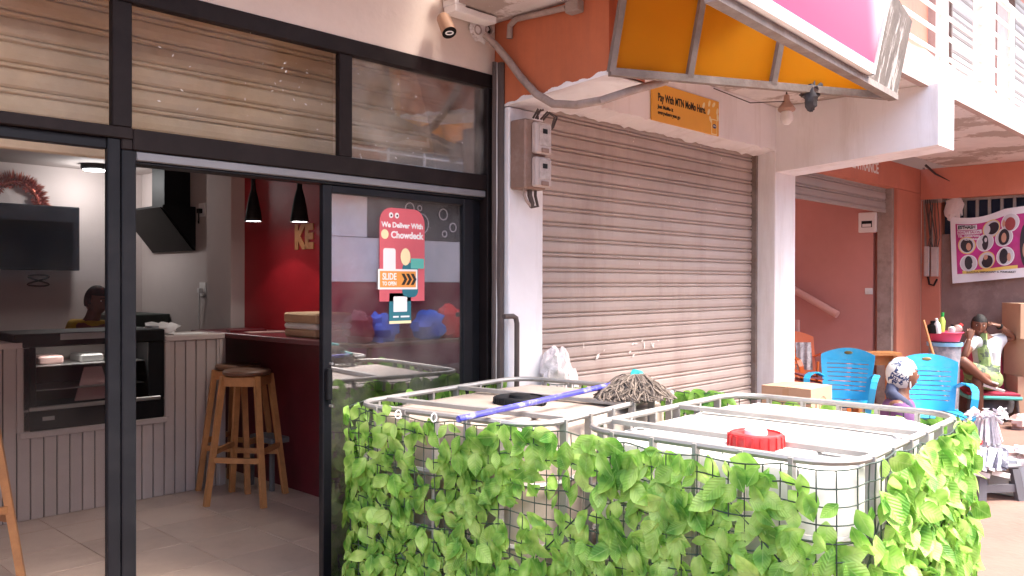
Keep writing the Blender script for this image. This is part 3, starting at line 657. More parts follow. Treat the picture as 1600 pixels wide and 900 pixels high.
for dx in (-0.062, -0.026):
    part(flat(MF, c + Vector((dx - 0.01, -0.001, h * 0.42)), ell(0.026, 0.028, 14), 0.001), 'eye_print', M['stwhite'], t)
    part(flat(MF, c + Vector((dx - 0.009, -0.002, h * 0.418)), ell(0.010, 0.011, 10), 0.001), 'pupil_print', M['ink'], t)
text('We Deliver With', 0.036, M['stwhite'], MF, c + Vector((-w * 0.46, -0.0015, h * 0.315)), t, bold=0.0012, width=w * 0.92)
text('Chowdeck', 0.046, M['stwhite'], MF, c + Vector((-w * 0.26, -0.0015, h * 0.21)), t, bold=0.0016, width=w * 0.73)
part(flat(MF, c + Vector((-w * 0.39, -0.001, h * 0.215)), ell(0.045, 0.047, 16), 0.001), 'logo_disc', M['petal'], t)
part(flat(MF, c + Vector((-w * 0.29, -0.001, -h * 0.06)), rrect(0.075, 0.115, 0.012), 0.001), 'white_label', M['stwhite'], t)
part(flat(MF, c + Vector((w * 0.17, -0.001, -h * 0.27)), rrect(0.10, 0.17, 0.03), 0.001), 'teal_print', M['stteal'], t)
part(flat(MF, c + Vector((w * 0.33, -0.002, -h * 0.09)), rrect(0.085, 0.05, 0.006), 0.001), 'mint_print', M['stmint'], t)
part(flat(MF, c + Vector((w * 0.06, -0.002, -h * 0.02)), ell(0.062, 0.085, 16), 0.001), 'cream_print', M['petal'], t)
t, c, w, h = sticker('slide_sticker', 590.5, 420, 652, 452, GY - 0.003, None, 'white bordered orange door sticker telling people to slide it open', 'sticker')
part(flat(MF, c, rrect(w, h, 0.003), 0.001), 'sheet', M['stwhite'], t)
part(flat(MF, c + Vector((0, -0.001, 0)), rrect(w * 0.91, h * 0.80, 0.002), 0.001), 'orange_field', M['storange'], t)
text('SLIDE', 0.045, M['stwhite'], MF, c + Vector((-w * 0.40, -0.0022, h * 0.12)), t, bold=0.001, width=w * 0.35)
text('TO OPEN', 0.026, M['stwhite'], MF, c + Vector((-w * 0.40, -0.0022, -h * 0.22)), t, bold=0.0008, width=w * 0.35)
for k in range(3):
    x = w * (0.08 + 0.12 * k); a = h * 0.28; d = w * 0.075
    part(flat(MF, c + Vector((x, -0.002, 0)), [(0, a), (d, a), (2 * d, 0), (d, -a), (0, -a), (d, 0)], 0.001), 'arrow', M['ink'], t)
t, c, w, h = sticker('payment_sticker', 608, 458, 642, 505, GY, None, 'small teal payment sticker with yellow base strip below the orange sticker', 'sticker')
part(flat(MF, c, rrect(w, h, 0.002), 0.001), 'sheet', M['stteal'], t)
part(flat(MF, c + Vector((0, -0.001, h * 0.14)), rrect(w * 0.62, h * 0.50, 0.003), 0.001), 'white_label', M['stwhite'], t)
part(flat(MF, c + Vector((0, -0.001, -h * 0.45)), rrect(w, h * 0.09, 0.001), 0.001), 'yellow_strip', M['petal'], t)
for dx, ww in ((-0.2, 0.25), (0.22, 0.4)): part(flat(MF, c + Vector((dx * w, -0.001, -h * 0.27)), rrect(w * ww, 0.008, 0.001), 0.001), 'print_line', M['stwhite'], t)
# ------------------------------------------------------------------ the two caged water tanks
M['hdpe'] = translucent('milky_tank_plastic', (0.74, 0.71, 0.66), 0.2, 0.45, var=0.06)
M['hdpedusty'] = mat('dusty_tank_plastic', (0.38, 0.31, 0.26), 0.5, var=0.1, vs=4, bump=0.05, dirt=(0.27, 0.19, 0.14), ds=3, damt=0.7)
M['redcap'] = mat('red_plastic_cap', (0.60, 0.035, 0.035), 0.4, var=0.08, bump=0.05, dirt=(0.70, 0.30, 0.28), ds=9, damt=0.4)
TL, TW, TZ = 1.20, 0.93, 1.02
def rpath(hx, hy, r, z, n=5):
    P = []
    for cx, cy, a0 in ((hx - r, hy - r, 0), (-hx + r, hy - r, 90), (-hx + r, -hy + r, 180), (hx - r, -hy + r, 270)):
        for i in range(n + 1): a = R(a0 + 90 * i / n); P.append(Vector((cx + r * math.cos(a), cy + r * math.sin(a), z)))
    return P
def tank(loc, rz, m, capm, label):
    t = thing('water_tank', loc, label, 'water tank', 'caged water tanks standing side by side', rz)
    hx, hy = TL / 2 - 0.026, TW / 2 - 0.026
    mb = MB(); rings = []
    prof = [(0, 0.14, 0.05), (0.0, 0.18, 0.05), (0.006, 0.45, 0.10), (0, 0.72, 0.10), (0.004, 0.94, 0.10), (0.016, 0.978, 0.11), (0.045, 0.994, 0.12), (0.06, 0.990, 0.12), (0.075, 0.999, 0.12), (0.26, 1.002, 0.1)]
    for ins, z, r in prof: rings.append([(v.x, v.y, v.z) for v in rpath(hx - ins, hy - ins, max(r, 0.03) + 0.04, z)])
    nn = len(rings[0]); k = 0
    for rg in rings: mb.v += [Vector(v) for v in rg]
    for i in range(len(rings) - 1):
        for j in range(nn): mb.f.append((i * nn + j, i * nn + (j + 1) % nn, (i + 1) * nn + (j + 1) % nn, (i + 1) * nn + j))
    mb.f.append(tuple(range((len(rings) - 1) * nn, len(rings) * nn))); mb.f.append(tuple(reversed(range(nn))))
    bt = part(mb, 'tank_bottle', m, t, local=True, smooth=True)
    # moulded panels pressed in the top
    for sx in (-1, 1):
        part(MB().cbox((sx * 0.30 - 0.17, -0.30, 0.996), (sx * 0.30 + 0.17, 0.30, 1.010), 0.008), 'raised_panel', m, bt, local=True)
    # cage
    part(MB().tube(rpath(TL / 2, TW / 2, 0.15, TZ), 0.0120, 8, closed=True), 'top_rail', M['galv'], t, local=True, smooth=True)
    for z in (0.80, 0.58, 0.36): part(MB().tube(rpath(TL / 2, TW / 2, 0.15, z), 0.011, 6, closed=True), 'cage_hoop', M['galv'], t, local=True, smooth=True)
    part(MB().tube(rpath(TL / 2, TW / 2, 0.15, 0.14), 0.018, 6, closed=True), 'cage_hoop', M['galv'], t, local=True, smooth=True)
    barx = MB().obar((0, 0, 0.13), (0, 0, TZ + 0.006), 0.028, 0.014, up=(1, 0, 0)).mesh('cage_bar', M['galv'])
    def bar(x, y, r):
        o = bpy.data.objects.new('cage_bar', barx); COL.objects.link(o); o.parent = t; o.location = (x, y, 0); o.rotation_euler = (0, 0, r)
    for i in range(6):
        x = -TL / 2 + 0.16 + (TL - 0.32) * i / 5
        for sy in (-1, 1): bar(x, sy * (TW / 2 + 0.004), PI / 2 * 0)
    for i in range(5):
        y = -TW / 2 + 0.16 + (TW - 0.32) * i / 4
        for sx in (-1, 1): bar(sx * (TL / 2 + 0.004), y, PI / 2)
    for x in (-0.38, 0.10):
        a = part(MB().obar((x, -TW / 2, TZ - 0.002), (x, TW / 2, TZ - 0.002), 0.035, 0.016), 'top_bar', M['galv'], t, local=True)
    # steel pallet
    mb = MB()
    for y in (-0.4, 0, 0.4): mb.box((-TL / 2, y - 0.05, 0.0), (TL / 2, y + 0.05, 0.03))
    for x in (-0.52, 0, 0.52):
        for y in (-0.4, 0, 0.4): mb.box((x - 0.06, y - 0.05, 0.03), (x + 0.06, y + 0.05, 0.115))
    mb.box((-TL / 2, -TW / 2, 0.115), (TL / 2, TW / 2, 0.138))
    part(mb, 'pallet', M['galv'], t, local=True)
    return t
def screw_cap(t, cx, cy, r, m, hgt, knob=True):
    z0 = 1.005
    mb = MB().lathe((cx, cy, z0), [(r * 0.93, -0.02), (r, 0.0), (r, hgt * 0.75), (r * 0.96, hgt * 0.93), (r * 0.88, hgt), (r * 0.86, hgt - 0.006), (0.01, hgt - 0.006)], 40)
    c = part(mb, 'screw_cap', m, t, local=True, smooth=True)
    rib = MB()
    for k in range(20):
        a = 2 * PI * k / 20; d = Vector((math.cos(a), math.sin(a), 0))
        rib.obar(Vector((cx, cy, z0)) + d * (r + 0.001), Vector((cx, cy, z0 + hgt * 0.85)) + d * (r - 0.001), 0.007, 0.008, up=d)
    part(rib, 'grip_ribs', m, c, local=True)['kind'] = 'stuff'
    part(MB().lathe((cx, cy, z0 + hgt - 0.006), [(r * 0.42, 0), (r * 0.40, 0.012), (r * 0.3, 0.016), (0.005, 0.016)], 24), 'cap_plug', M['wplastic'] if knob else m, c, local=True, smooth=True)
def w2l(P, loc, rz): d = Vector(P) - Vector(loc); c, s = math.cos(-rz), math.sin(-rz); return (d.x * c - d.y * s, d.x * s + d.y * c)
LLOC, LRZ = (2.70, 2.487, 0), R(8); RLOC, RRZ = (2.872, 1.405, 0), R(2.5)
tl_ = tank(LLOC, LRZ, M['hdpedusty'], None, 'dusty beige topped water tank nearer the shop with the mop lying on it')
tr2 = tank(RLOC, RRZ, M['hdpe'], None, 'bright white topped water tank with a red screw cap nearer the street')
capp = PZ(1181, 686, 1.03); lx, ly = w2l(capp, RLOC, RRZ); screw_cap(tr2, lx, ly, 0.085, M['redcap'], 0.048)
capl = PZ(812, 622, 1.03); lx, ly = w2l(capl, LLOC, LRZ); screw_cap(tl_, lx, ly, 0.11, M['black'], 0.035, False)

# ------------------------------------------------------------------ artificial leaf screen tied round both tanks
from mathutils import noise
def corner(loc, rz, sx, sy, off=0.018):
    x, y = sx * (TL / 2 + off), sy * (TW / 2 + off); c, s = math.cos(rz), math.sin(rz)
    return Vector((loc[0] + x * c - y * s, loc[1] + x * s + y * c, 0))
LC = {k: corner(LLOC, LRZ, *k) for k in ((-1, 1), (-1, -1), (1, -1), (1, 1))}; RC = {k: corner(RLOC, RRZ, *k) for k in ((-1, 1), (-1, -1), (1, -1), (1, 1))}
ctrl = [LC[1, 1], LC[-1, 1], LC[-1, -1], RC[-1, -1], RC[1, -1], RC[1, 1], LC[1, -1], LC[1, 1]]
path = []          # densified with rounded corners
for i in range(len(ctrl) - 1):
    a, b = ctrl[i], ctrl[i + 1]; L = (b - a).length; d = (b - a) / L; r = min(0.10, L * 0.4)
    n = max(2, int((L - 2 * r) / 0.03))
    path += [a + d * (r + (L - 2 * r) * j / n) for j in range(n + 1)]
    if i < len(ctrl) - 2:
        c = ctrl[i + 1]; e = ctrl[i + 2]; d2 = (e - c).normalized(); r2 = min(0.10, (e - c).length * 0.4)
        p0, p2 = b - d * r, c + d2 * r2
        for j in range(1, 5): t = j / 5; path.append(p0 * (1 - t) ** 2 + c * 2 * t * (1 - t) + p2 * t * t)
cum = [0.0]
for i in range(1, len(path)): cum.append(cum[-1] + (path[i] - path[i - 1]).length)
TOT = cum[-1]
import bisect
def at(s):
    s = max(0, min(TOT - 1e-5, s)); i = bisect.bisect_right(cum, s) - 1; t = (s - cum[i]) / max(1e-9, cum[i + 1] - cum[i])
    p = path[i].lerp(path[i + 1], t); d = (path[i + 1] - path[i]).normalized(); return p, d, Vector((d.y, -d.x, 0)) * 1.0
def topz(s): return 1.026 - 0.010 * (1 + math.sin(s * 5.3)) - 0.012 * abs(math.sin(s * 13))
ctr_all = sum(path, Vector((0, 0, 0))) / len(path)
def outn(s):
    p, d, n = at(s); 
    if n.dot(p - ctr_all) < 0: n = -n
    return p, d, n
LS = thing('leaf_screen', (2.75, 1.95, 0), 'green artificial leaf screen on a mesh net tied round both water tanks', 'leaf screen')
M['net'] = mat('dark_green_net', (0.025, 0.045, 0.03), 0.6, var=0.2, bump=0)
net = MB(); CELL = 0.05
def npt(s, z):
    p, d, n = outn(s); wv = 0.006 * noise.noise(Vector((s * 6, z * 6, 0))) ; return Vector((p.x, p.y, 0)) + n * (0.014 + wv) + Vector((0, 0, z)) + d * 0.006 * noise.noise(Vector((s * 5, z * 5, 9)))
ns = int(TOT / CELL)
for i in range(ns):
    s = i * CELL; zt = topz(s); net.tube([npt(s, zt - (zt - 0.06) * k / 12) for k in range(13)], 0.0022, 4, cap=False)
for k in range(19):
    pts = []
    for i in range(ns * 2): s = i * CELL / 2; pts.append(npt(s, topz(s) - k * CELL))
    net.tube(pts, 0.0022, 4, cap=False)
rr = random.Random(12)
for k in range(26):   # diagonal stiffening strands
    s = rr.uniform(0, TOT - 0.5); z = rr.uniform(0.4, 0.9); ln = rr.uniform(0.2, 0.45); up = rr.choice((-1, 1))
    net.tube([npt(s + ln * j / 8, max(0.08, min(topz(s + ln * j / 8), z + up * ln * j / 8))) for j in range(9)], 0.0026, 4, cap=False)
part(net, 'mesh_net', M['net'], LS)
# leaf material (plastic, ribbed, translucent)
m = bpy.data.materials.new('plastic_leaf'); m.use_nodes = True; n = m.node_tree.nodes; l = m.node_tree.links; p = n['Principled BSDF']
p.inputs['Roughness'].default_value = 0.45; p.inputs['Specular IOR Level'].default_value = 0.4
uv = n.new('ShaderNodeUVMap'); uv.uv_map = 'UVMap'; sp = n.new('ShaderNodeSeparateXYZ'); l.new(uv.outputs[0], sp.inputs[0])
ab = n.new('ShaderNodeMath'); ab.operation = 'ABSOLUTE'; l.new(sp.outputs[0], ab.inputs[0])
ma = n.new('ShaderNodeMath'); ma.operation = 'MULTIPLY_ADD'; ma.inputs[1].default_value = -0.28; l.new(ab.outputs[0], ma.inputs[0]); l.new(sp.outputs[1], ma.inputs[2])
mm = n.new('ShaderNodeMath'); mm.operation = 'MULTIPLY'; mm.inputs[1].default_value = 2 * PI * 8; l.new(ma.outputs[0], mm.inputs[0])
si = n.new('ShaderNodeMath'); si.operation = 'SINE'; l.new(mm.outputs[0], si.inputs[0])
bu = n.new('ShaderNodeBump'); bu.inputs['Strength'].default_value = 0.4; bu.inputs['Distance'].default_value = 0.0011; l.new(si.outputs[0], bu.inputs['Height']); l.new(bu.outputs[0], p.inputs['Normal'])
ge = n.new('ShaderNodeNewGeometry'); no = n.new('ShaderNodeTexNoise'); no.inputs['Scale'].default_value = 14; no.inputs['Detail'].default_value = 2; l.new(ge.outputs['Position'], no.inputs['Vector'])
ramp = n.new('ShaderNodeValToRGB'); e = ramp.color_ramp.elements; e[0].position = 0.34; e[0].color = (0.10, 0.29, 0.035, 1); e[1].position = 0.66; e[1].color = (0.52, 0.74, 0.22, 1)
mid = ramp.color_ramp.elements.new(0.5); mid.color = (0.29, 0.54, 0.09, 1); l.new(no.outputs['Fac'], ramp.inputs[0])
vm = n.new('ShaderNodeMapRange'); vm.inputs[1].default_value = 0.03; vm.inputs[2].default_value = 0.09; vm.inputs[3].default_value = 0.5; vm.inputs[4].default_value = 0; l.new(ab.outputs[0], vm.inputs[0])
mx = n.new('ShaderNodeMix'); mx.data_type = 'RGBA'; l.new(vm.outputs[0], mx.inputs[0]); l.new(ramp.outputs[0], mx.inputs[6]); mx.inputs[7].default_value = (0.36, 0.56, 0.16, 1)
l.new(mx.outputs[2], p.inputs['Base Color'])
tr3 = n.new('ShaderNodeBsdfTranslucent'); l.new(mx.outputs[2], tr3.inputs[0]); ms = n.new('ShaderNodeMixShader'); ms.inputs[0].default_value = 0.45
l.new(p.outputs[0], ms.inputs[1]); l.new(tr3.outputs[0], ms.inputs[2]); l.new(ms.outputs[0], n['Material Output'].inputs[0])
M['leaf'] = m
WID = [0.10, 0.62, 0.98, 1.0, 0.80, 0.42, 0.03]
def leaf_geo(L, Wd, curl, fold, seed):
    vs, fs, uvs = [], [], []; rr = random.Random(seed); N = len(WID) - 1
    for i in range(N + 1):
        t = i / N; y = -L * t; z = -curl * t * t * L; hw = Wd / 2 * WID[i]; e = fold * hw
        wv = rr.uniform(-0.002, 0.002)
        vs += [Vector((-hw, y, z + e + wv)), Vector((0, y, z)), Vector((hw, y, z + e - wv))]; uvs += [(-WID[i], t), (0, t), (WID[i], t)]
    for i in range(N):
        a = i * 3; fs += [(a, a + 3, a + 4, a + 1), (a + 1, a + 4, a + 5, a + 2)]
    return vs, fs, uvs
def leaf_mesh(name, geo):
    vs, fs, uvs = geo; me = bpy.data.meshes.new(name); me.from_pydata([tuple(v) for v in vs], [], fs)
    ul = me.uv_layers.new(name='UVMap')
    for lp in me.loops: ul.data[lp.index].uv = uvs[lp.vertex_index]
    me.polygons.foreach_set('use_smooth', [True] * len(me.polygons)); me.materials.append(M['leaf']); return me
KG = [leaf_geo(1.0, w_, c_, f_, i) for i, (w_, c_, f_) in enumerate(((0.62, 0.10, 0.20), (0.54, 0.22, 0.30), (0.70, 0.05, 0.12), (0.60, -0.12, 0.25), (0.50, 0.30, 0.35)))]
rr = random.Random(21); leaves = []
nst = int(TOT / 0.044)
HOLES = []
for cx, cy, rx, ry, k in ((1270, 775, 75, 60, .6), (1225, 735, 50, 30, .5), (1130, 690, 110, 18, .6), (760, 668, 100, 20, .6), (900, 700, 70, 28, .5), (1010, 800, 40, 40, .4), (930, 790, 40, 60, .35), (560, 640, 60, 14, .5)):
    q = PX(cx, cy, 2.20); sc_ = q.dot(FWD) / FPX; HOLES.append((q, rx * sc_, ry * sc_, k))
def hole(P):      # bare patches in the screen
    h = 0
    for q, rx, ry, k in HOLES:
        if (math.hypot(P.x - q.x, P.y - q.y) / rx) ** 2 + ((P.z - q.z) / ry) ** 2 < 1: h = max(h, k)
    return h
for i in range(nst):
    s0 = (i + rr.uniform(-0.25, 0.25)) * 0.044
    z = topz(s0) + rr.uniform(-0.035, 0.015); 
    while z > 0.06:
        for rep in range(3):
            s = s0 + rr.uniform(-0.02, 0.02); p, d, nn_ = outn(s)
            P = Vector((p.x, p.y, 0)) + nn_ * rr.uniform(0.004, 0.026) + Vector((0, 0, z))
            dens = 0.72 + 0.80 * noise.noise(Vector((s * 3.0, z * 3.5, 4.0)))
            if rr.random() > dens * (1 - hole(P)): continue
            L = rr.uniform(0.052, 0.080) if rr.random() < 0.6 else rr.uniform(0.075, 0.104); ang = rr.gauss(0, 0.5) + (0.65, -0.65, 0.0)[rep] + (PI if rr.random() < 0.10 and z < 0.92 else 0); tip = rr.gauss(0.06, 0.14); tw = rr.gauss(0, 0.22); side = nn_.y < -0.7; tip, tw, P = (tip + rr.uniform(0, 0.5), rr.gauss(-0.35, 0.5), P + nn_ * rr.uniform(0, 0.018)) if side else (tip, tw, P)
            # basis: x along the net, y up, z outwards
            Bm = Matrix(((d.x, 0, nn_.x), (d.y, 0, nn_.y), (0, 1, 0)))
            if Bm.determinant() < 0: Bm = Matrix(((-d.x, 0, nn_.x), (-d.y, 0, nn_.y), (0, 1, 0)))
            Rm = Bm @ Matrix.Rotation(ang, 3, 'Z') @ Matrix.Rotation(-tip, 3, 'X') @ Matrix.Rotation(tw, 3, 'Y')
            leaves.append((P, Rm, L, rr.randrange(5), s))
        z -= rr.uniform(0.044, 0.054)
def showy(lf):
    P = lf[0]; d = P - Vector((0, 0, H)); px, py = 800 + FPX * d.dot(RIGHT) / d.dot(FWD), 450 + FPX * d.dot(DOWN) / d.dot(FWD)
    nrm = (lf[1] @ Vector((0, 0, 1))); face = (lf[0] - ctr_all).normalized()
    p, dd, nn_ = outn(lf[4])
    vis = nn_.dot(Vector((0, 0, H)) - P) > 0 and py < 890 and 0 < px < 1600
    return (lf[2] / d.dot(FWD)) * (1 if vis else 0.01)
leaves.sort(key=showy, reverse=True)
LM = [leaf_mesh('leaf', g_) for g_ in KG]
for P, Rm, L, k, s in leaves[:300]:
    o = bpy.data.objects.new('leaf', LM[k]); COL.objects.link(o); o.parent = LS
    o.matrix_local = Matrix.Translation(P - WL[LS.name]) @ Rm.to_4x4() @ Matrix.Diagonal((L, L, L, 1))
vs, fs, uvs = [], [], []
for P, Rm, L, k, s in leaves[300:]:
    g0, f0, u0 = KG[k]; b0 = len(vs); off = P - WL[LS.name]
    vs += [tuple(Rm @ (v * L) + off) for v in g0]; fs += [tuple(i + b0 for i in f) for f in f0]; uvs += u0
me = bpy.data.meshes.new('leaf_mass'); me.from_pydata(vs, [], fs); ul = me.uv_layers.new(name='UVMap')
buf = [0.0] * (2 * len(me.loops))
for lp in me.loops: buf[2 * lp.index], buf[2 * lp.index + 1] = uvs[lp.vertex_index]
ul.data.foreach_set('uv', buf); me.polygons.foreach_set('use_smooth', [True] * len(me.polygons)); me.materials.append(M['leaf'])
lo = bpy.data.objects.new('leaf_mass', me); COL.objects.link(lo); lo.parent = LS; lo['kind'] = 'stuff'
# cable ties and rope on the top rail
for px, py in ((622, 645), (678, 650), (1132, 700)):
    q = PZ(px, py, 1.02); o = part(MB().tube([q + Vector((0.014 * math.cos(a), 0, 0.016 * math.sin(a) - 0.006)) for a in [2 * PI * k / 10 for k in range(10)]], 0.0024, 5, closed=True), 'tie', M['wplastic'], LS)
# ------------------------------------------------------------------ mop
M['bluepole'] = mat('blue_plastic_sleeve', (0.06, 0.06, 0.42), 0.35, var=0.2, vs=12, bump=0.05, dirt=(0.6, 0.6, 0.7), ds=14, damt=0.8)
M['mopstr'] = mat('grey_mop_string', (0.165, 0.13, 0.105), 0.9, var=0.4, vs=30, bump=0.2)
M['tealp'] = mat('teal_plastic', (0.02, 0.33, 0.33), 0.4, var=0.1, bump=0.03)
ZM = 1.05
m0 = PZ(716, 655, ZM); m1 = PZ(966, 599, 1.075); hd = PZ(985, 605, 1.10)
mp = thing('mop', m0, 'mop with blue handle lying across the tank tops, grey string head', 'mop')
part(MB().tube([m0, m1], 0.0115, 10), 'handle', M['bluepole'], mp, smooth=True)
dm = (m1 - m0).normalized(); UPZ = Vector((0, 0, 1))
hc = Vector(PZ(992, 604, 1.075))
part(MB().tube([m1 - dm * 0.03, m1 + dm * 0.02, hc - dm * 0.02 + UPZ * 0.035, hc + UPZ * 0.055 + dm * 0.005, hc + UPZ * 0.050 + dm * 0.03, hc + UPZ * 0.02 + dm * 0.035], [0.012, 0.014, 0.018, 0.022, 0.022, 0.014], 10), 'socket', M['tealp'], mp, smooth=True)
mb = MB(); rr = random.Random(31); c = Vector(PZ(992, 604, 1.075)) + Vector((0, 0, 0.025))
for k in range(560):
    a = rr.uniform(0, 2 * PI); ln = rr.uniform(0.07, 0.16); h0 = rr.uniform(-0.05, 0.0)
    pts = [c + Vector((0.02 * math.cos(a), 0.02 * math.sin(a), 0.03 + h0 * 0.6))]
    zf = 1.03
    for j in range(1, 6):
        t = j / 5; rad = 0.02 + ln * t; zz_ = (c.z + 0.03 + h0) * (1 - t ** 1.6) + zf * t ** 1.6 + rr.uniform(-0.006, 0.01)
        a2 = a + rr.uniform(-0.25, 0.25) ; pts.append(Vector((c.x + rad * math.cos(a2), c.y + rad * math.sin(a2), max(zf - 0.01, zz_))))
    mb.tube(pts, 0.0031, 4, cap=False)
part(mb, 'string_head', M['mopstr'], mp, smooth=True)['kind'] = 'stuff'
# ------------------------------------------------------------------ plastic chairs
M['bluechair'] = mat('blue_chair_plastic', (0.028, 0.38, 0.66), 0.42, var=0.10, bump=0.03, spec=0.45, dirt=(0.16, 0.42, 0.58), ds=7, damt=0.5)
M['orangechair'] = mat('orange_chair_plastic', (0.62, 0.12, 0.02), 0.4, var=0.08, bump=0.02)
M['logo'] = mat('dull_gold_print', (0.20, 0.15, 0.05), 0.4, 0.4, bump=0)
def plastic_chair(loc, yaw, m, label, group=None):
    t = thing('plastic_chair', loc, label, 'chair', group, yaw)     # faces local -Y
    def sk(mb, name, **k): return part(mb, name, m, t, local=True, **k)
    tk = 0.006
    # seat
    seat = MB().grid(lambda u, v: ((u - .5) * (0.46 - 0.05 * v), -0.24 + 0.46 * v, 0.415 - 0.025 * v - 0.012 * (1 - (2 * u - 1) ** 2) - 0.03 * max(0, 0.15 - v) / 0.15), 10, 8)
    n0 = len(seat.v); seat.v += [v - Vector((0, 0, 0.012)) for v in seat.v[:n0]]; seat.f += [tuple(reversed([i + n0 for i in f])) for f in seat.f]
    sk(seat, 'seat', smooth=True)
    sk(MB().tube([(-0.235, -0.235, 0.385), (-0.23, 0.0, 0.395), (-0.21, 0.22, 0.39)], 0.012, 6).tube([(0.235, -0.235, 0.385), (0.23, 0.0, 0.395), (0.21, 0.22, 0.39)], 0.012, 6).tube([(-0.235, -0.24, 0.382), (0.235, -0.24, 0.382)], 0.012, 6), 'seat_rim', smooth=True)
    # back: curved, leaning, with slots between slats
    def bp(x, z):     # x in -1..1, z height above the ground
        tt = (z - 0.40) / 0.48; hw = 0.205 + 0.045 * min(1, tt * 1.3)
        return Vector((x * hw, 0.215 + 0.14 * tt - 0.045 * (x * x) + 0.02, z))
    def strip(z0, z1f, x0, x1, nx=10, nz=2, thick=0.008, zlow=None):
        mb = MB(); pts = []
        for i in range(nx + 1):
            x = x0 + (x1 - x0) * i / nx; za = zlow(x) if zlow else z0
            for j in range(nz + 1): z = za + (z1f(x) - za) * j / nz; pts.append(bp(x, z))
        k = len(pts); mb.v = pts + [p + Vector((0, thick, 0)) for p in pts]; w = nz + 1
        for i in range(nx):
            for j in range(nz):
                a = i * w + j; mb.f += [(a, a + w, a + w + 1, a + 1), (k + a, k + a + 1, k + a + w + 1, k + a + w)]
        for j in range(nz): mb.f += [(j, j + 1, k + j + 1, k + j)]; a = nx * w + j; mb.f += [(a, k + a, k + a + 1, a + 1)]
        for i in range(nx): a = i * w; mb.f += [(a, k + a, k + a + w, a + w)]; a = i * w + nz; mb.f += [(a, a + w, k + a + w, k + a)]
        return mb
    topf = lambda x: 0.815 + 0.065 * (1 - x * x)
    tp = sk(strip(0.765, topf, -1, 1), 'back_panel', smooth=True)
    q = bp(0, 0.832)
    part(MB().sphere((0, 0, 0), 1.0, 18, 8).xf(Matrix.Translation(q) @ Matrix.Rotation(-0.28, 4, 'X') @ Matrix.Diagonal((0.042, 0.005, 0.017, 1))), 'logo', M['logo'], tp, local=True, smooth=True)
    for k in range(8):
        z0 = 0.435 + 0.042 * k
        sk(strip(z0, lambda x, z0=z0: z0 + 0.0345, -0.82, 0.82, 8, 1, 0.016), 'back_slat', smooth=True)
    for sx in (-1, 1): sk(strip(0.40, lambda x: 0.775, sx * 1.0, sx * 0.80, 2, 8, 0.012), 'back_edge', smooth=True)
    sk(strip(0.385, lambda x: 0.437, -0.95, 0.95, 8, 1, 0.01), 'back_base', smooth=True)
    # arms: a broad band from the back sweeping forward and down into the front leg
    for sx in (-1, 1):
        P = [(0.225, 0.255, 0.60), (0.275, 0.20, 0.635), (0.295, 0.05, 0.645), (0.30, -0.12, 0.638), (0.298, -0.205, 0.61), (0.29, -0.235, 0.55), (0.278, -0.24, 0.46), (0.262, -0.245, 0.38)]
        mb = MB()
        for i in range(len(P) - 1):
            a, b = Vector((P[i][0] * sx, P[i][1], P[i][2])), Vector((P[i + 1][0] * sx, P[i + 1][1], P[i + 1][2])); d = (b - a) * 0.04
            mb.obar(a - d, b + d, 0.055, 0.012, up=(0, 0.3, 1) if i < 4 else (0, -1, 0.2))
        sk(mb, 'armrest')
        for fy, x0, x1, y0, y1 in ((1, 0.25, 0.275, -0.235, -0.275), (0, 0.21, 0.235, 0.23, 0.30)):
            mb = MB()
            for (dx, dy) in ((0.0, 0.0),):
                A, Bq = Vector((x0 * sx, y0, 0.40)), Vector((x1 * sx, y1, 0.0))
                mb.obar(A, Bq, 0.055, 0.008, up=(0, 1, 0)); mb.obar(A + Vector((sx * 0.022, 0.02 * (1 if fy else -1), 0)), Bq + Vector((sx * 0.022, 0.02 * (1 if fy else -1), 0)), 0.045, 0.008, up=(1, 0, 0))
            sk(mb, 'leg')
    return t
def face(v): return math.atan2(v[1], v[0]) + PI / 2          # yaw that turns local -Y towards v
c1 = PD(1318, 441, 8.05); c2 = PD(1458, 441, 7.35)
plastic_chair((c1.x, c1.y, 0), face((-0.97, -0.25)), M['bluechair'], 'blue plastic armchair standing empty before the entrance passage beside the cardboard box', 'blue plastic armchairs')
plastic_chair((c2.x, c2.y, 0), face((-0.90, -0.42)), M['bluechair'], 'blue plastic armchair directly behind the woman in the white headscarf', 'blue plastic armchairs')
c3 = PD(1268, 441, 8.9)
plastic_chair((c3.x, c3.y, 0.12), face((-0.5, -0.87)), M['orangechair'], 'orange plastic chair in the passage with a cloth over its back')
M['cloth1'] = mat('grey_patterned_cloth', (0.55, 0.52, 0.52), 0.9, var=0.3, vs=22, bump=0.2, bs=30, dirt=(0.05, 0.05, 0.07), ds=24, damt=0.9)
q0 = PD(1246, 537, 8.72); 
def drape(u, v): 
    a = PD(1243 + 24 * u + 3 * v, 535 + 43 * v, 8.70 + 0.012 * math.sin(u * 14 + v * 2)); return a
mb = MB().grid(drape, 14, 8); nv = len(mb.v); mb.v += [v + FWD * 0.006 for v in mb.v[:nv]]; mb.f += [tuple(reversed([i + nv for i in f])) for f in mb.f]
o = part(mb, 'draped_cloth', M['cloth1'], org=drape(0.5, 1), smooth=True); tag(o, 'grey patterned cloth hanging over the back of the orange chair', 'cloth')
M['maroonfab'] = mat('maroon_fabric', (0.22, 0.06, 0.07), 0.9, var=0.25, vs=10, bump=0.3)
c4 = PD(1262, 441, 8.35)
st = thing('folding_stool', (c4.x, c4.y, 0), 'low maroon folded fabric stool beside the white pillar', 'stool')
for k in range(3):
    a = PD(1246, 585 + 8 * k, 8.3); b = PD(1290, 592 + 8 * k, 8.5); part(MB().obar(a, b, 0.16, 0.014, up=(0.1, -0.2, 1)), 'fabric_fold', M['maroonfab'], st)
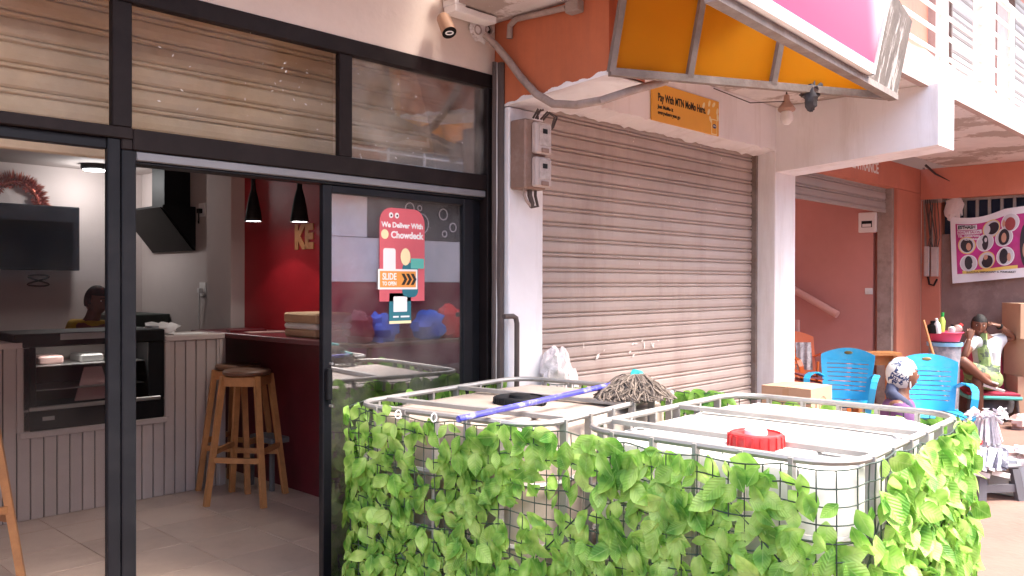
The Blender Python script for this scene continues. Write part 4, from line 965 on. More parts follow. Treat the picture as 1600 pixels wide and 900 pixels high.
part(MB().tube([PD(1278, 565, 8.4), (c4.x + 0.15, c4.y, 0.02)], 0.014, 6).tube([PD(1292, 590, 8.4), (c4.x - 0.2, c4.y - 0.1, 0.02)], 0.014, 6), 'leg', M['orangechair'], st)
# low wooden bench behind
q0, q1 = PD(1352, 548, 8.9), PD(1398, 556, 8.9)
bn = thing('wooden_bench', ((q0.x + q1.x) / 2, (q0.y + q1.y) / 2, 0), 'low plain wooden bench between the blue chairs and the pink wall', 'bench')
dq = (q1 - q0); dq.z = 0; dq.normalize(); z0 = (q0.z + q1.z) / 2
qa, qb = Vector((q0.x, q0.y, z0)) - dq * 0.15, Vector((q1.x, q1.y, z0)) + dq * 0.02
part(MB().obar(qa, qb, 0.24, 0.03), 'seat_plank', M['wood'], bn); part(MB().obar(qa - Vector((0, 0, 0.07)), qb - Vector((0, 0, 0.07)), 0.03, 0.11), 'apron', M['wood'], bn)
for q in (qa + dq * 0.06, qb - dq * 0.06): part(MB().obar((q.x, q.y, 0), (q.x, q.y, z0 - 0.01), 0.2, 0.035, up=dq), 'leg', M['wood'], bn)
# ------------------------------------------------------------------ cardboard boxes
def carton(P, L, Wd, Hh, yaw, label, flaps=False, group=None, name='cardboard_box'):
    t = thing(name, P, label, 'box', group, yaw); m = M['card']
    mb = MB()
    mb.box((-L / 2, -Wd / 2, 0), (L / 2, -Wd / 2 + 0.006, Hh)); mb.box((-L / 2, Wd / 2 - 0.006, 0), (L / 2, Wd / 2, Hh)); mb.box((-L / 2, -Wd / 2 + .006, 0), (-L / 2 + 0.006, Wd / 2 - .006, Hh)); mb.box((L / 2 - 0.006, -Wd / 2 + .006, 0), (L / 2, Wd / 2 - .006, Hh)); mb.box((-L / 2 + .006, -Wd / 2 + .006, 0), (L / 2 - .006, Wd / 2 - .006, 0.006))
    part(mb, 'box_body', m, t, local=True)
    for sy in (-1, 1):
        a = Vector((0, sy * Wd / 2, Hh + 0.002)); lift = 0.006 if flaps else 0.002
        part(MB().hexa([(-L / 2, sy * Wd / 2, Hh), (L / 2, sy * Wd / 2, Hh), (L / 2 - 0.005, sy * 0.004, Hh + lift), (-L / 2 + 0.005, sy * 0.004, Hh + lift * 0.4)] + [(-L / 2, sy * Wd / 2, Hh + 0.005), (L / 2, sy * Wd / 2, Hh + 0.005), (L / 2 - 0.005, sy * 0.004, Hh + lift + 0.005), (-L / 2 + 0.005, sy * 0.004, Hh + lift * 0.4 + 0.005)]), 'flap', m, t, local=True)
    M.setdefault('tape', mat('packing_tape', (0.45, 0.27, 0.15), 0.3, var=0.05, bump=0))
    part(MB().box((-L / 2 - 0.001, -0.025, Hh - 0.06), (-L / 2, 0.025, Hh)), 'tape', M['tape'], t, local=True); part(MB().box((L / 2, -0.025, Hh - 0.06), (L / 2 + 0.001, 0.025, Hh)), 'tape', M['tape'], t, local=True)
    return t
# long box before pillar two: corner at px 1258, seen with two faces
bx = PD(1268, 441, 6.0); BW, BD = 0.36, 0.38; zb0 = PD(1258, 610, 6.0).z - 0.235
cb = carton((bx.x + BW / 2, bx.y + BD / 2, zb0), BW, BD, 0.235, 0.0, 'opened long cardboard box with round stamp beside the white pillar', True)
M['stampink'] = mat('brown_stamp_ink', (0.20, 0.11, 0.07), 0.7, var=0, bump=0)
# round stamp on its bright end, drawn as a thin ring with a small arch
ringm = MB().tube([(0.02 + 0.062 * math.cos(a), -BD / 2 - 0.001, 0.11 + 0.062 * math.sin(a)) for a in [2 * PI * k / 24 for k in range(24)]], 0.002, 4, closed=True)
ringm.box((-0.012, -BD / 2 - 0.002, 0.095), (0.052, -BD / 2, 0.10)); ringm.box((-0.012, -BD / 2 - 0.002, 0.1), (-0.006, -BD / 2, 0.125)); ringm.box((0.046, -BD / 2 - 0.002, 0.1), (0.052, -BD / 2, 0.125)); part(ringm, 'stamp', M['stampink'], cb, local=True)['kind'] = 'stuff'
cs = carton((bx.x + BW / 2 + 0.01, bx.y + BD / 2 - 0.01, 0.0), 0.38, 0.40, zb0 - 0.006, R(4), 'closed cardboard box carrying the opened long box by the white pillar')
bxs = PD(1618, 441, 9.35); zt = 0
dim = ((0.52, 0.42, 0.50), (0.47, 0.38, 0.405), (0.51, 0.42, 0.38))
lab = ('bottom box of the stacked cartons beside the seated woman, with dark print', 'middle box of the stacked cartons beside the seated woman', 'topmost carton of the stack under the seated woman\'s raised elbow')
for k in range(3):
    L_, W_, H_ = dim[k]; yw = R((-56, -44, -52)[k])
    t = carton((bxs.x + 0.02 * (k == 0), bxs.y, zt), L_, W_, H_, yw, lab[k], False, 'stacked brown cartons'); zt += H_ + 0.008
    if k == 0: text('MADE', 0.07, M['stampink'], MF, (-0.10, -W_ / 2 - 0.001, 0.30), t, bold=0.001, local=True)
    if k == 1: text('E', 0.07, M['stampink'], MF, (0.05, -W_ / 2 - 0.001, 0.2), t, bold=0.001, local=True)
# ------------------------------------------------------------------ banner on the end wall
M['bannerwhite'] = mat('banner_vinyl', (0.74, 0.71, 0.72), 0.45, var=0.05, vs=4, bump=0.15, bs=6)
M['magenta'] = mat('magenta_print', (0.42, 0.03, 0.17), 0.45, var=0.35, vs=2.2, bump=0, dirt=(0.55, 0.02, 0.30), ds=2.0, damt=0.9)
M['darkhair'] = mat('dark_photo_print', (0.03, 0.022, 0.028), 0.5, var=0.2, bump=0); M['skinprint'] = mat('skin_print', (0.52, 0.27, 0.18), 0.5, var=0.1, bump=0); M['greyprint'] = mat('grey_photo_print', (0.55, 0.52, 0.53), 0.5, var=0.1, bump=0); M['redhair'] = mat('auburn_photo_print', (0.28, 0.05, 0.05), 0.5, var=0.2, bump=0); M['yellowprint'] = mat('yellow_print', (0.72, 0.50, 0.12), 0.5, var=0, bump=0)
BX = 10.96
bn = thing('salon_banner', (BX, 2.6, 1.9), 'magenta beauty salon banner with round hair pictures on the stained wall', 'banner')
A, Bq, Cq = PX(1485, 339, BX), PX(1489, 443, BX), PX(1601, 433, BX); D = PX(1601, 322, BX)
E_ = -1.35 / 0.9
def lerp4(u, v):     # u from left (0) to right (1 at the photo edge), v down
    top = A + (D - A) * u; bot = Bq + (Cq - Bq) * u; p = top + (bot - top) * v
    sag = 0.05 * math.sin(min(1, u * 1.35) * PI) * (1 - v); p = p + Vector((0, 0, -sag)); p.x = BX - 0.012 * math.sin(u * 9 + v * 2) - 0.01; return p
mb = MB().grid(lambda u, v: lerp4(u * 1.35, v), 24, 8); nv = len(mb.v); mb.v += [v + Vector((0.004, 0, 0)) for v in mb.v[:nv]]; mb.f += [tuple(reversed([i + nv for i in f])) for f in mb.f]
part(mb, 'vinyl_sheet', M['bannerwhite'], bn, smooth=True)
def bpatch(fn, nu, nv_, m, name, off):
    mb = MB().grid(lambda u, v: lerp4(*fn(u, v)) - Vector((off, 0, 0)), nu, nv_); return part(mb, name, m, bn)
bpatch(lambda u, v: (0.075 + 1.2 * u, 0.10 + 0.765 * v), 20, 4, M['magenta'], 'printed_field', 0.002)
def disc(u0, v0, ru, rv, m, name, off, n=22):
    mb = MB(); c = lerp4(u0, v0) - Vector((off, 0, 0)); mb.v = [c] + [lerp4(u0 + ru * math.cos(2 * PI * k / n), v0 + rv * math.sin(2 * PI * k / n)) - Vector((off, 0, 0)) for k in range(n)]
    mb.f = [(0, 1 + k, 1 + (k + 1) % n) for k in range(n)]; return part(mb, name, m, bn)
def uvp(px, py):     # position on the banner of a point read in the picture of it (fractions)
    return ((px - 86) / 694.0, None)
pics = [(0.565, 0.225, 'd'), (0.82, 0.205, 'r'), (0.225, 0.43, 'a'), (0.475, 0.415, 'b'), (0.735, 0.40, 'c'), (0.24, 0.71, 'e'), (0.49, 0.69, 'f'), (0.75, 0.675, 'g')]
for (u, v, kind) in pics:
    disc(u, v, 0.122, 0.135, M['yellowprint'] if kind in 'daf' else M['bannerwhite'], 'picture_rim', 0.004); disc(u, v, 0.110, 0.122, M['greyprint'], 'picture', 0.005)
    hm = M['redhair'] if kind == 'r' else M['darkhair']
    if kind == 'd': disc(u + 0.02, v, 0.085, 0.09, hm, 'hair_print', 0.006); disc(u - 0.045, v, 0.03, 0.06, M['greyprint'], 'face_print', 0.007)
    if kind == 'r': disc(u, v + 0.02, 0.07, 0.095, hm, 'hair_print', 0.006); disc(u - 0.085, v, 0.02, 0.05, M['skinprint'], 'face_print', 0.007)
    if kind == 'a': disc(u, v, 0.085, 0.105, hm, 'hair_print', 0.006); disc(u + 0.025, v + 0.02, 0.035, 0.06, M['skinprint'], 'face_print', 0.007)
    if kind == 'b': disc(u, v, 0.045, 0.115, hm, 'hair_print', 0.006); disc(u + 0.01, v - 0.04, 0.02, 0.035, M['greyprint'], 'face_print', 0.007)
    if kind == 'c': disc(u, v, 0.075, 0.115, hm, 'hair_print', 0.006); disc(u, v + 0.01, 0.035, 0.07, M['skinprint'], 'face_print', 0.007)
    if kind == 'e': disc(u, v - 0.01, 0.055, 0.105, hm, 'hair_print', 0.006)
    if kind == 'f': disc(u + 0.01, v + 0.02, 0.08, 0.095, hm, 'hair_print', 0.006); disc(u - 0.01, v - 0.05, 0.03, 0.04, M['skinprint'], 'face_print', 0.007)
    if kind == 'g': disc(u - 0.02, v, 0.06, 0.11, hm, 'hair_print', 0.006); disc(u + 0.05, v + 0.02, 0.025, 0.06, M['skinprint'], 'face_print', 0.007)
disc(1.01, 0.55, 0.07, 0.30, M['darkhair'], 'hair_print', 0.004); disc(1.02, 0.62, 0.045, 0.12, M['skinprint'], 'face_print', 0.006)
bpatch(lambda u, v: (0.10 + 0.27 * u, 0.115 + 0.075 * v), 4, 1, M['bannerwhite'], 'name_plate', 0.004)
bpatch(lambda u, v: (0.10 + 0.33 * u, 0.20 + 0.06 * v), 4, 1, M['bannerwhite'], 'name_plate', 0.004)
bpatch(lambda u, v: (0.15 + 0.76 * u, 0.865 - 0.045 + 0.045 * v), 8, 1, M['yellowprint'], 'yellow_strip', 0.004)
def btext(body, u0, v0, wu, size, m, bold=0.001):
    p = lerp4(u0, v0); q = lerp4(u0 + wu, v0); text(body, size, m, ML, (p.x - 0.016, p.y, p.z - 0.002), bn, bold=bold, width=abs(q.y - p.y))
btext('ESTHASH', 0.115, 0.155, 0.24, 0.055, M['ink'], 0.002); btext('BEAUTY SALON', 0.11, 0.232, 0.31, 0.04, M['magenta'], 0.001)
btext('TEL: 0500875002', 0.11, 0.29, 0.31, 0.034, M['bannerwhite'], 0.001); btext('0201684601', 0.20, 0.335, 0.22, 0.034, M['bannerwhite'], 0.001)
btext('KAZONA, EMPHASANT SUPERMARKET', 0.21, 0.842, 0.68, 0.028, M['ink'], 0.0006)
# meter boxes, wires on the coral pilaster
mt = thing('wall_meter', (10.93, 3.39, 1.9), 'narrow pale meter boxes with looping black cable on the coral pilaster', 'meter')
for px0, px1, py0, py1 in ((1445, 1453, 385, 432), (1456, 1466, 386, 432)):
    a, b = PX(px0, py0, 10.93), PX(px1, py1, 10.93); part(MB().cbox((10.89, a.y, a.z), (10.95, b.y, b.z), 0.006), 'meter_box', M['metercover'], mt)
part(MB().tube([PX(1450, 432, 10.92), PX(1452, 444, 10.92), PX(1459, 446, 10.92), PX(1464, 436, 10.92)], 0.012, 6), 'cable', M['black'], mt, smooth=True)
part(MB().tube([PX(1443, 262, 10.92), PX(1444, 320, 10.93), PX(1446, 385, 10.93)], 0.012, 6), 'cable', M['conduit'], mt, smooth=True)
part(MB().tube([PX(1456, 320, 10.93), PX(1457, 386, 10.93)], 0.010, 6), 'cable', M['conduit'], mt, smooth=True)
part(MB().cbox((10.91, PX(1444, 314, 10.92).y, PX(1444, 318, 10.92).z), (10.955, PX(1472, 314, 10.92).y, PX(1450, 308, 10.92).z), 0.01), 'junction_box', M['conduit'], mt)
rr = random.Random(4)
for k in range(7):
    a = PX(1446 + 3 * k, 312, 10.9); b = PX(1450 + 2.5 * k, 386, 10.9)
    part(MB().tube([a, a.lerp(b, 0.35) + Vector((-0.01, rr.uniform(-.03, .03), 0)), b.lerp(a, .2) + Vector((-0.015, rr.uniform(-.04, .04), 0)), b], 0.006, 5), 'wire', M['pipe'], mt, smooth=True)
o = part(MB().tube([PX(1446, 258, 10.88), PX(1462, 272, 10.87), PX(1484, 283, 10.86)], [0.016, 0.012, 0.004], 6), 'loose_wire', M['pipe'], org=PX(1446, 258, 10.88), smooth=True); tag(o, 'loose dark wire end sticking out from the coral end beam', 'wire')
o = part(lump(PX(1490, 325, 10.97), (0.04, 0.10, 0.16), 5, amp=0.35), 'plastic_wad', M['film'], org=PX(1490, 335, 10.97), smooth=True); tag(o, 'grey plastic wad stuffed in the corner of the barred window', 'bag')
# distribution box, switch, handrail on the passage wall
q0, q1 = PX(1344, 333, 10.06), PX(1371, 363, 10.06)
db = thing('breaker_box', (10.05, (q0.y + q1.y) / 2, q1.z), 'small pale breaker box high on the dusky pink passage wall', 'breaker box')
part(MB().cbox((10.0, q0.y, q0.z), (10.059, q1.y, q1.z), 0.008), 'case', M['wplastic'], db); dy = (q1.y - q0.y)
part(MB().box((9.996, q0.y + dy * 0.2, q1.z + 0.06), (10.001, q0.y + dy * 0.8, q1.z + 0.135)), 'window', M['black'], db); part(MB().box((9.993, q0.y + dy * 0.25, q1.z + 0.065), (9.997, q0.y + dy * 0.75, q1.z + 0.10)), 'breakers', M['wplastic'], db)
q0, q1 = PX(1352, 450, 10.06), PX(1364, 460, 10.06)
sw = thing('light_switch', (10.05, (q0.y + q1.y) / 2, q1.z), 'cream light switch in the middle of the dusky pink wall', 'switch')
part(MB().cbox((10.045, q0.y, q0.z), (10.059, q1.y, q1.z), 0.004), 'plate', M['wplastic'], sw); ym = (q0.y + q1.y) / 2; part(MB().cbox((10.037, ym - 0.012, q1.z + 0.02), (10.046, ym + 0.012, q0.z - 0.02), 0.002), 'rocker', M['wplastic'], sw)
M['rosepipe'] = mat('rose_painted_pipe', (0.66, 0.38, 0.33), 0.5, var=0.06, bump=0.03)
a, b = PX(1236, 450, 9.93), PX(1309, 492, 9.93)
hr = thing('handrail', b, 'rose painted handrail pipe sloping down along the passage wall', 'handrail')
part(MB().tube([a + (a - b) * 0.8, b], 0.045, 12), 'pipe', M['rosepipe'], hr, smooth=True)
for t in (0.12, 0.8): q = b.lerp(a, t); part(MB().tube([(10.06, q.y, q.z - 0.05), (q.x, q.y, q.z)], 0.012, 6), 'bracket', M['rust'], hr)
# narrow balustrade end by the pillar
q = PD(1246, 441, 9.6); o = part(MB().tube([(q.x, q.y, 0.12), (q.x, q.y, PD(1246, 500, 9.6).z)], 0.03, 8), 'newel_post', M['rosepipe'], org=(q.x, q.y, 0.12), smooth=True); tag(o, 'thin rose painted post beside the inner edge of the white pillar', 'post')
# ------------------------------------------------------------------ people
def skin_mesh(nodes, edges, root, sub=2):
    """nodes {name: (Vector, radius or (rx, ry))}; grows one continuous skin and returns an MB"""
    names = list(nodes); idx = {k: i for i, k in enumerate(names)}
    me = bpy.data.meshes.new('sk'); me.from_pydata([tuple(nodes[k][0]) for k in names], [(idx[a], idx[b]) for a, b in edges], [])
    o = bpy.data.objects.new('sk', me); COL.objects.link(o)
    md = o.modifiers.new('s', 'SKIN'); md.use_smooth_shade = True; md.branch_smoothing = 0.4
    for i, k in enumerate(names):
        r = nodes[k][1]; sv = me.skin_vertices[0].data[i]; sv.radius = (r, r) if not isinstance(r, tuple) else r; sv.use_root = (k == root)
    o.modifiers.new('u', 'SUBSURF').levels = sub
    bpy.context.view_layer.update(); dg = bpy.context.evaluated_depsgraph_get(); ev = o.evaluated_get(dg); m2 = ev.to_mesh()
    mb = MB(); mb.v = [v.co.copy() for v in m2.vertices]; mb.f = [tuple(p.vertices) for p in m2.polygons]
    ev.to_mesh_clear(); bpy.data.objects.remove(o); bpy.data.meshes.remove(me); return mb
def basis(fwd, up=Vector((0, 0, 1))):
    f = fwd.normalized(); r = f.cross(up).normalized(); u = r.cross(f); return Matrix((r, f, u)).transposed()     # columns: right, forward, up
def head_mb(c, fwd, up, s=1.0):
    """shaped head about c (centre); s=1 is a 0.23 m high head"""
    Bm = basis(fwd, up); mb = MB().sphere((0, 0, 0), 1.0, 28, 20)
    g = lambda d, w: math.exp(-(d / w) ** 2)
    for i, v in enumerate(mb.v):
        x, y, z = v.x, v.y, v.z; wx = 0.076 * (1 - 0.22 * max(0, -z) ** 1.3); P = Vector((x * wx, y * 0.095 + (-0.008 if y < 0 else 0), z * 0.115))
        if y > 0:
            P.y -= 0.012 * max(0, -z - 0.55) * 2
            P.y += 0.026 * g(x, 0.16) * g(z + 0.12, 0.17) + 0.010 * g(x, 0.10) * g(z - 0.12, 0.2)       # nose
            P.y += 0.009 * g(x, 0.3) * g(z + 0.47, 0.10) + 0.008 * g(x, 0.26) * g(z + 0.80, 0.13)       # lips, chin
            P.y -= 0.012 * (g(x - 0.38, 0.15) + g(x + 0.38, 0.15)) * g(z - 0.07, 0.13)                   # eye sockets
            P.y += 0.006 * g(z - 0.26, 0.10) * g(abs(x) - 0.3, 0.35)                                     # brow
        mb.v[i] = P * s
    for sx in (-1, 1):      # ears
        e = MB().sphere((0, 0, 0), 1.0, 8, 6); mb.add([Vector((sx * 0.074 + p.x * 0.010, -0.008 + p.y * 0.018 + 0.0, 0.0 + p.z * 0.032)) * s for p in e.v], e.f)
    return mb.xf(Matrix.Translation(c) @ Bm.to_4x4()), Bm
def face_parts(t, c, Bm, s, mw, mi, ml):
    T = lambda x, y, z: c + Bm @ (Vector((x, y, z)) * s)
    for sx in (-1, 1):
        e = MB().sphere((0, 0, 0), 1.0, 10, 8).xf(Matrix.Translation(T(sx * 0.029, 0.077, 0.008)) @ Bm.to_4x4() @ Matrix.Diagonal((0.014 * s, 0.008 * s, 0.007 * s, 1))); ey = part(e, 'eye', mw, t, smooth=True)
        e = MB().sphere((0, 0, 0), 1.0, 8, 6).xf(Matrix.Translation(T(sx * 0.029, 0.083, 0.008)) @ Bm.to_4x4() @ Matrix.Diagonal((0.006 * s, 0.0035 * s, 0.006 * s, 1))); part(e, 'iris', mi, ey, smooth=True)
        part(MB().tube([T(sx * 0.016, 0.090, 0.028), T(sx * 0.03, 0.089, 0.033), T(sx * 0.045, 0.08, 0.028)], 0.003 * s, 5), 'eyebrow', mi, t, smooth=True)
    part(MB().tube([T(-0.024, 0.079, -0.054), T(-0.010, 0.090, -0.052), T(0, 0.092, -0.053), T(0.010, 0.090, -0.052), T(0.024, 0.079, -0.054)], [0.003 * s, 0.0065 * s, 0.006 * s, 0.0065 * s, 0.003 * s], 6), 'mouth', ml, t, smooth=True)
def hand_mb(wrist, d, palm_n, curl=0.5, s=1.0, thumb=1):
    """five-fingered hand: d points from the wrist along the palm, palm_n out of the palm"""
    d = d.normalized(); nrm = (palm_n - d * palm_n.dot(d)).normalized(); sd = d.cross(nrm) * thumb
    mb = MB(); T = lambda a, b, c: wrist + d * (a * s) + sd * (b * s) + nrm * (c * s)
    secs = [(-0.02, 0.024, 0.018), (0.02, 0.032, 0.016), (0.055, 0.040, 0.014), (0.088, 0.040, 0.011)]
    k = len(mb.v); n = 10
    for (a, hw, th) in secs:
        for j in range(n): q = 2 * PI * j / n; mb.v.append(T(a, hw * math.cos(q), th * math.sin(q)))
    for i in range(len(secs) - 1):
        for j in range(n): mb.f.append((k + i * n + j, k + i * n + (j + 1) % n, k + (i + 1) * n + (j + 1) % n, k + (i + 1) * n + j))
    mb.f.append(tuple(k + j for j in reversed(range(n)))); mb.f.append(tuple(k + 3 * n + j for j in range(n)))
    for fi, (b, ln) in enumerate(((0.030, 0.070), (0.010, 0.080), (-0.010, 0.074), (-0.029, 0.058))):
        p = [T(0.078, b, 0)]; a = 0.15 + curl * 0.3; cur = Vector((0.078, b, 0))
        for sgm, frac in enumerate((0.45, 0.31, 0.24)):
            a_ = a + sgm * curl * (0.75 + 0.1 * fi); cur = cur + Vector((math.cos(a_) * ln * frac, b * 0.10, math.sin(a_) * ln * frac)); p.append(T(*cur))
        mb.tube(p, [0.0095 * s, 0.009 * s, 0.008 * s, 0.0055 * s], 7)
    p = [T(0.015, 0.026, 0.004), T(0.040, 0.050, 0.012 + 0.01 * curl), T(0.066, 0.056, 0.020 + 0.025 * curl), T(0.086, 0.050, 0.022 + 0.04 * curl)]
    mb.tube(p, [0.013 * s, 0.011 * s, 0.009 * s, 0.006 * s], 7); return mb
M['skin'] = mat('dark_brown_skin', (0.16, 0.066, 0.040), 0.5, var=0.06, bump=0.03)
M['hair'] = mat('black_hair', (0.012, 0.010, 0.010), 0.7, var=0.3, vs=60, bump=0.5, bs=120)
M['eyewhite'] = mat('eye_white', (0.65, 0.6, 0.56), 0.3, var=0, bump=0); M['lips'] = mat('lips', (0.20, 0.06, 0.05), 0.45, var=0, bump=0)
UPV = Vector((0, 0, 1))
# ---- woman sitting cross-legged on the right
D0 = 9.35; TOC = -Vector((FWD.x, FWD.y, 0)).normalized(); RT = Vector((RIGHT.x, RIGHT.y, 0)).normalized()
def wp(px, py, c=0.0):      # body point at its own distance c metres nearer than the hips
    return PD(px, py, D0 - c)
N = dict(pelvis=wp(1543, 592), belly=wp(1542, 568, 0.02), chest=wp(1541, 541, 0.03), neck0=wp(1536, 524, 0.05), neck=wp(1533, 518, 0.07), head=wp(1530, 508, 0.09),
         shR=wp(1520, 531, 0.10), elR=wp(1506, 558, 0.30), wrR=wp(1515, 529, 0.27), shL=wp(1562, 529, 0.0), elL=wp(1586, 528, 0.06), wrL=wp(1559, 508, 0.10),
         hipR=wp(1534, 594, 0.05), knR=wp(1501, 562, 0.44), anR=wp(1543, 597, 0.47), toR=wp(1560, 603, 0.52),
         hipL=wp(1553, 595, 0.05), knL=wp(1527, 590, 0.42), anL=wp(1531, 650, 0.40), toL=wp(1519, 662, 0.52))
N['anL'].z = 0.075; N['toL'].z = 0.035
wm = thing('person', (N['pelvis'].x, N['pelvis'].y, 0), 'woman sitting cross legged in pale top and green printed wrap, elbow on the boxes', 'person')
SKN = {'pelvis': (N['pelvis'], (0.15, 0.11)), 'belly': (N['belly'], (0.13, 0.10)), 'chest': (N['chest'], (0.145, 0.10)), 'neck0': (N['neck0'], (0.065, 0.06)), 'neck': (N['neck'], 0.050), 'head': (N['head'], 0.055),
       'shR': (N['shR'], 0.052), 'elR': (N['elR'], 0.039), 'wrR': (N['wrR'], 0.027), 'shL': (N['shL'], 0.052), 'elL': (N['elL'], 0.040), 'wrL': (N['wrL'], 0.028),
       'hipR': (N['hipR'], 0.092), 'knR': (N['knR'], 0.060), 'cfR': (N['knR'].lerp(N['anR'], 0.35), 0.055), 'anR': (N['anR'], 0.036), 'toR': (N['toR'], (0.03, 0.022)),
       'hipL': (N['hipL'], 0.092), 'knL': (N['knL'], 0.062), 'cfL': (N['knL'].lerp(N['anL'], 0.35), 0.056), 'anL': (N['anL'], 0.036), 'toL': (N['toL'], (0.034, 0.022))}
ED = [('pelvis', 'belly'), ('belly', 'chest'), ('chest', 'neck0'), ('neck0', 'neck'), ('neck', 'head'), ('chest', 'shR'), ('shR', 'elR'), ('elR', 'wrR'), ('chest', 'shL'), ('shL', 'elL'), ('elL', 'wrL'),
      ('pelvis', 'hipR'), ('hipR', 'knR'), ('knR', 'cfR'), ('cfR', 'anR'), ('anR', 'toR'), ('pelvis', 'hipL'), ('hipL', 'knL'), ('knL', 'cfL'), ('cfL', 'anL'), ('anL', 'toL')]
body = skin_mesh(SKN, ED, 'pelvis')
hf = (TOC * 0.9 - RT * 0.35 + Vector((0, 0, -0.12))).normalized(); hu = (UPV + RT * 0.08).normalized()
hmb, HB = head_mb(N['head'], hf, hu, 0.98); body.add(hmb.v, hmb.f)
ha = hand_mb(N['wrR'], Vector((0, 0, 1)) - RT * -0.25 + TOC * -0.2, -TOC + RT * 0.5, 0.9, 0.95, 1); body.add(ha.v, ha.f)
hb2 = hand_mb(N['wrL'], -RT * 1.0 + UPV * 0.25, -UPV * 0.9 - TOC * 0.3, 0.7, 0.95, -1); body.add(hb2.v, hb2.f)
part(body, 'body', M['skin'], wm, smooth=True)
face_parts(wm, N['head'], HB, 0.98, M['eyewhite'], M['hair'], M['lips'])
def hair_cap(c, Bm, s, zcut, grow=1.06, name='hair', m=None):
    mb = MB().sphere((0, 0, 0), 1.0, 24, 16); keep = []
    for i, v in enumerate(mb.v):
        mb.v[i] = Vector((v.x * 0.0795 * grow, v.y * 0.100 * grow - 0.006, v.z * 0.119 * grow)) * s
    fs = []
    for f in mb.f:
        cc = sum((mb.v[i] for i in f), Vector((0, 0, 0))) / len(f) / s
        if cc.z > zcut(cc): fs.append(f)
    mb.f = fs; mb.xf(Matrix.Translation(c) @ Bm.to_4x4()); return part(mb, name, m or M['hair'], wm if name == 'hair' else None, smooth=True)
hair_cap(N['head'], HB, 0.98, lambda p: 0.055 if p.y > 0.03 else -0.045 + max(0, p.y) * 2.2)
M['topcloth'] = mat('pale_top_cloth', (0.60, 0.62, 0.64), 0.85, var=0.08, vs=8, bump=0.35, bs=14)
gm = mat('green_print_wrap', (0.26, 0.36, 0.14), 0.85, var=0.3, vs=9, bump=0.3, bs=16, dirt=(0.07, 0.08, 0.085), ds=9, damt=0.9, dr=(0.51, 0.55))
M['greenwrap'] = gm
def cloth(name, m, nd, ed, root, par, sub=2): return part(skin_mesh(nd, ed, root, sub), name, m, par, smooth=True)
v_ = lambda k, r: (N[k], r)
cloth('top', M['topcloth'], {'belly': v_('belly', (0.155, 0.125)), 'chest': v_('chest', (0.16, 0.122)), 'nk': (N['chest'].lerp(N['neck0'], 0.62), (0.09, 0.08)), 'shR': v_('shR', 0.070), 'mR': (N['shR'].lerp(N['elR'], 0.55), 0.064), 'shL': v_('shL', 0.074), 'mL': (N['shL'].lerp(N['elL'], 0.55), 0.07), 'pel': v_('pelvis', (0.165, 0.13))},
      [('pel', 'belly'), ('belly', 'chest'), ('chest', 'nk'), ('chest', 'shR'), ('shR', 'mR'), ('chest', 'shL'), ('shL', 'mL')], 'belly', wm)
cloth('wrap_skirt', M['greenwrap'], {'pel': (N['pelvis'] + TOC * 0.02, (0.185, 0.135)), 'hR': (N['hipR'].lerp(N['knR'], 0.30), 0.12), 'kR': (N['hipR'].lerp(N['knR'], 0.62), 0.098), 'hL': (N['hipL'].lerp(N['knL'], 0.35), 0.12), 'kL': (N['hipL'].lerp(N['knL'], 0.68), 0.098)},
      [('pel', 'hR'), ('hR', 'kR'), ('pel', 'hL'), ('hL', 'kL')], 'pel', wm)
# printed front panel of the dress, lying on the chest and belly
fr_ = [wp(1541, 521, 0.17), wp(1541, 545, 0.185), wp(1545, 572, 0.20), wp(1550, 600, 0.26)]
def panel(u, v):
    i = min(2, int(v * 3)); t = v * 3 - i; p = fr_[i].lerp(fr_[i + 1], t); w = (0.035, 0.065, 0.085, 0.09)[i]; x = (u - .5) * 2
    return p + RT * (x * w) - TOC * (0.055 * x * x) + TOC * 0.004 * math.sin(u * 17 + v * 9)
mb = MB().grid(panel, 12, 18); nv = len(mb.v); mb.v += [p - TOC * 0.006 for p in mb.v[:nv]]; mb.f += [tuple(reversed([i + nv for i in f])) for f in mb.f]
part(mb, 'printed_panel', M['greenwrap'], wm, smooth=True)
sk_ = []
for (p, m_, nm) in ((N['wrL'].lerp(N['elL'], 0.12), M['black'], 'wristband'),):
    d = (N['elL'] - N['wrL']).normalized(); part(MB().lathe(p, [(0.033, -0.012), (0.036, 0), (0.033, 0.012)], 12, d), nm, m_, wm, smooth=True)
M['slipper'] = mat('pale_slipper', (0.55, 0.45, 0.42), 0.7, var=0.1, bump=0.1)
d = (N['toR'] - N['anR']).normalized(); part(MB().obar(N['anR'] - d * 0.04 - UPV * 0.045, N['toR'] + d * 0.06 - UPV * 0.035, 0.08, 0.022).obar(N['toR'] - d * 0.06 + UPV * 0.02, N['toR'] + UPV * 0.018, 0.095, 0.012), 'slipper', M['slipper'], wm)
d = Vector((N['toL'].x - N['anL'].x, N['toL'].y - N['anL'].y, 0)).normalized(); a = Vector((N['anL'].x, N['anL'].y, 0.014)); part(MB().obar(a - d * 0.06, Vector((N['toL'].x, N['toL'].y, 0.014)) + d * 0.07, 0.085, 0.022), 'slipper', M['greycloth'], wm)
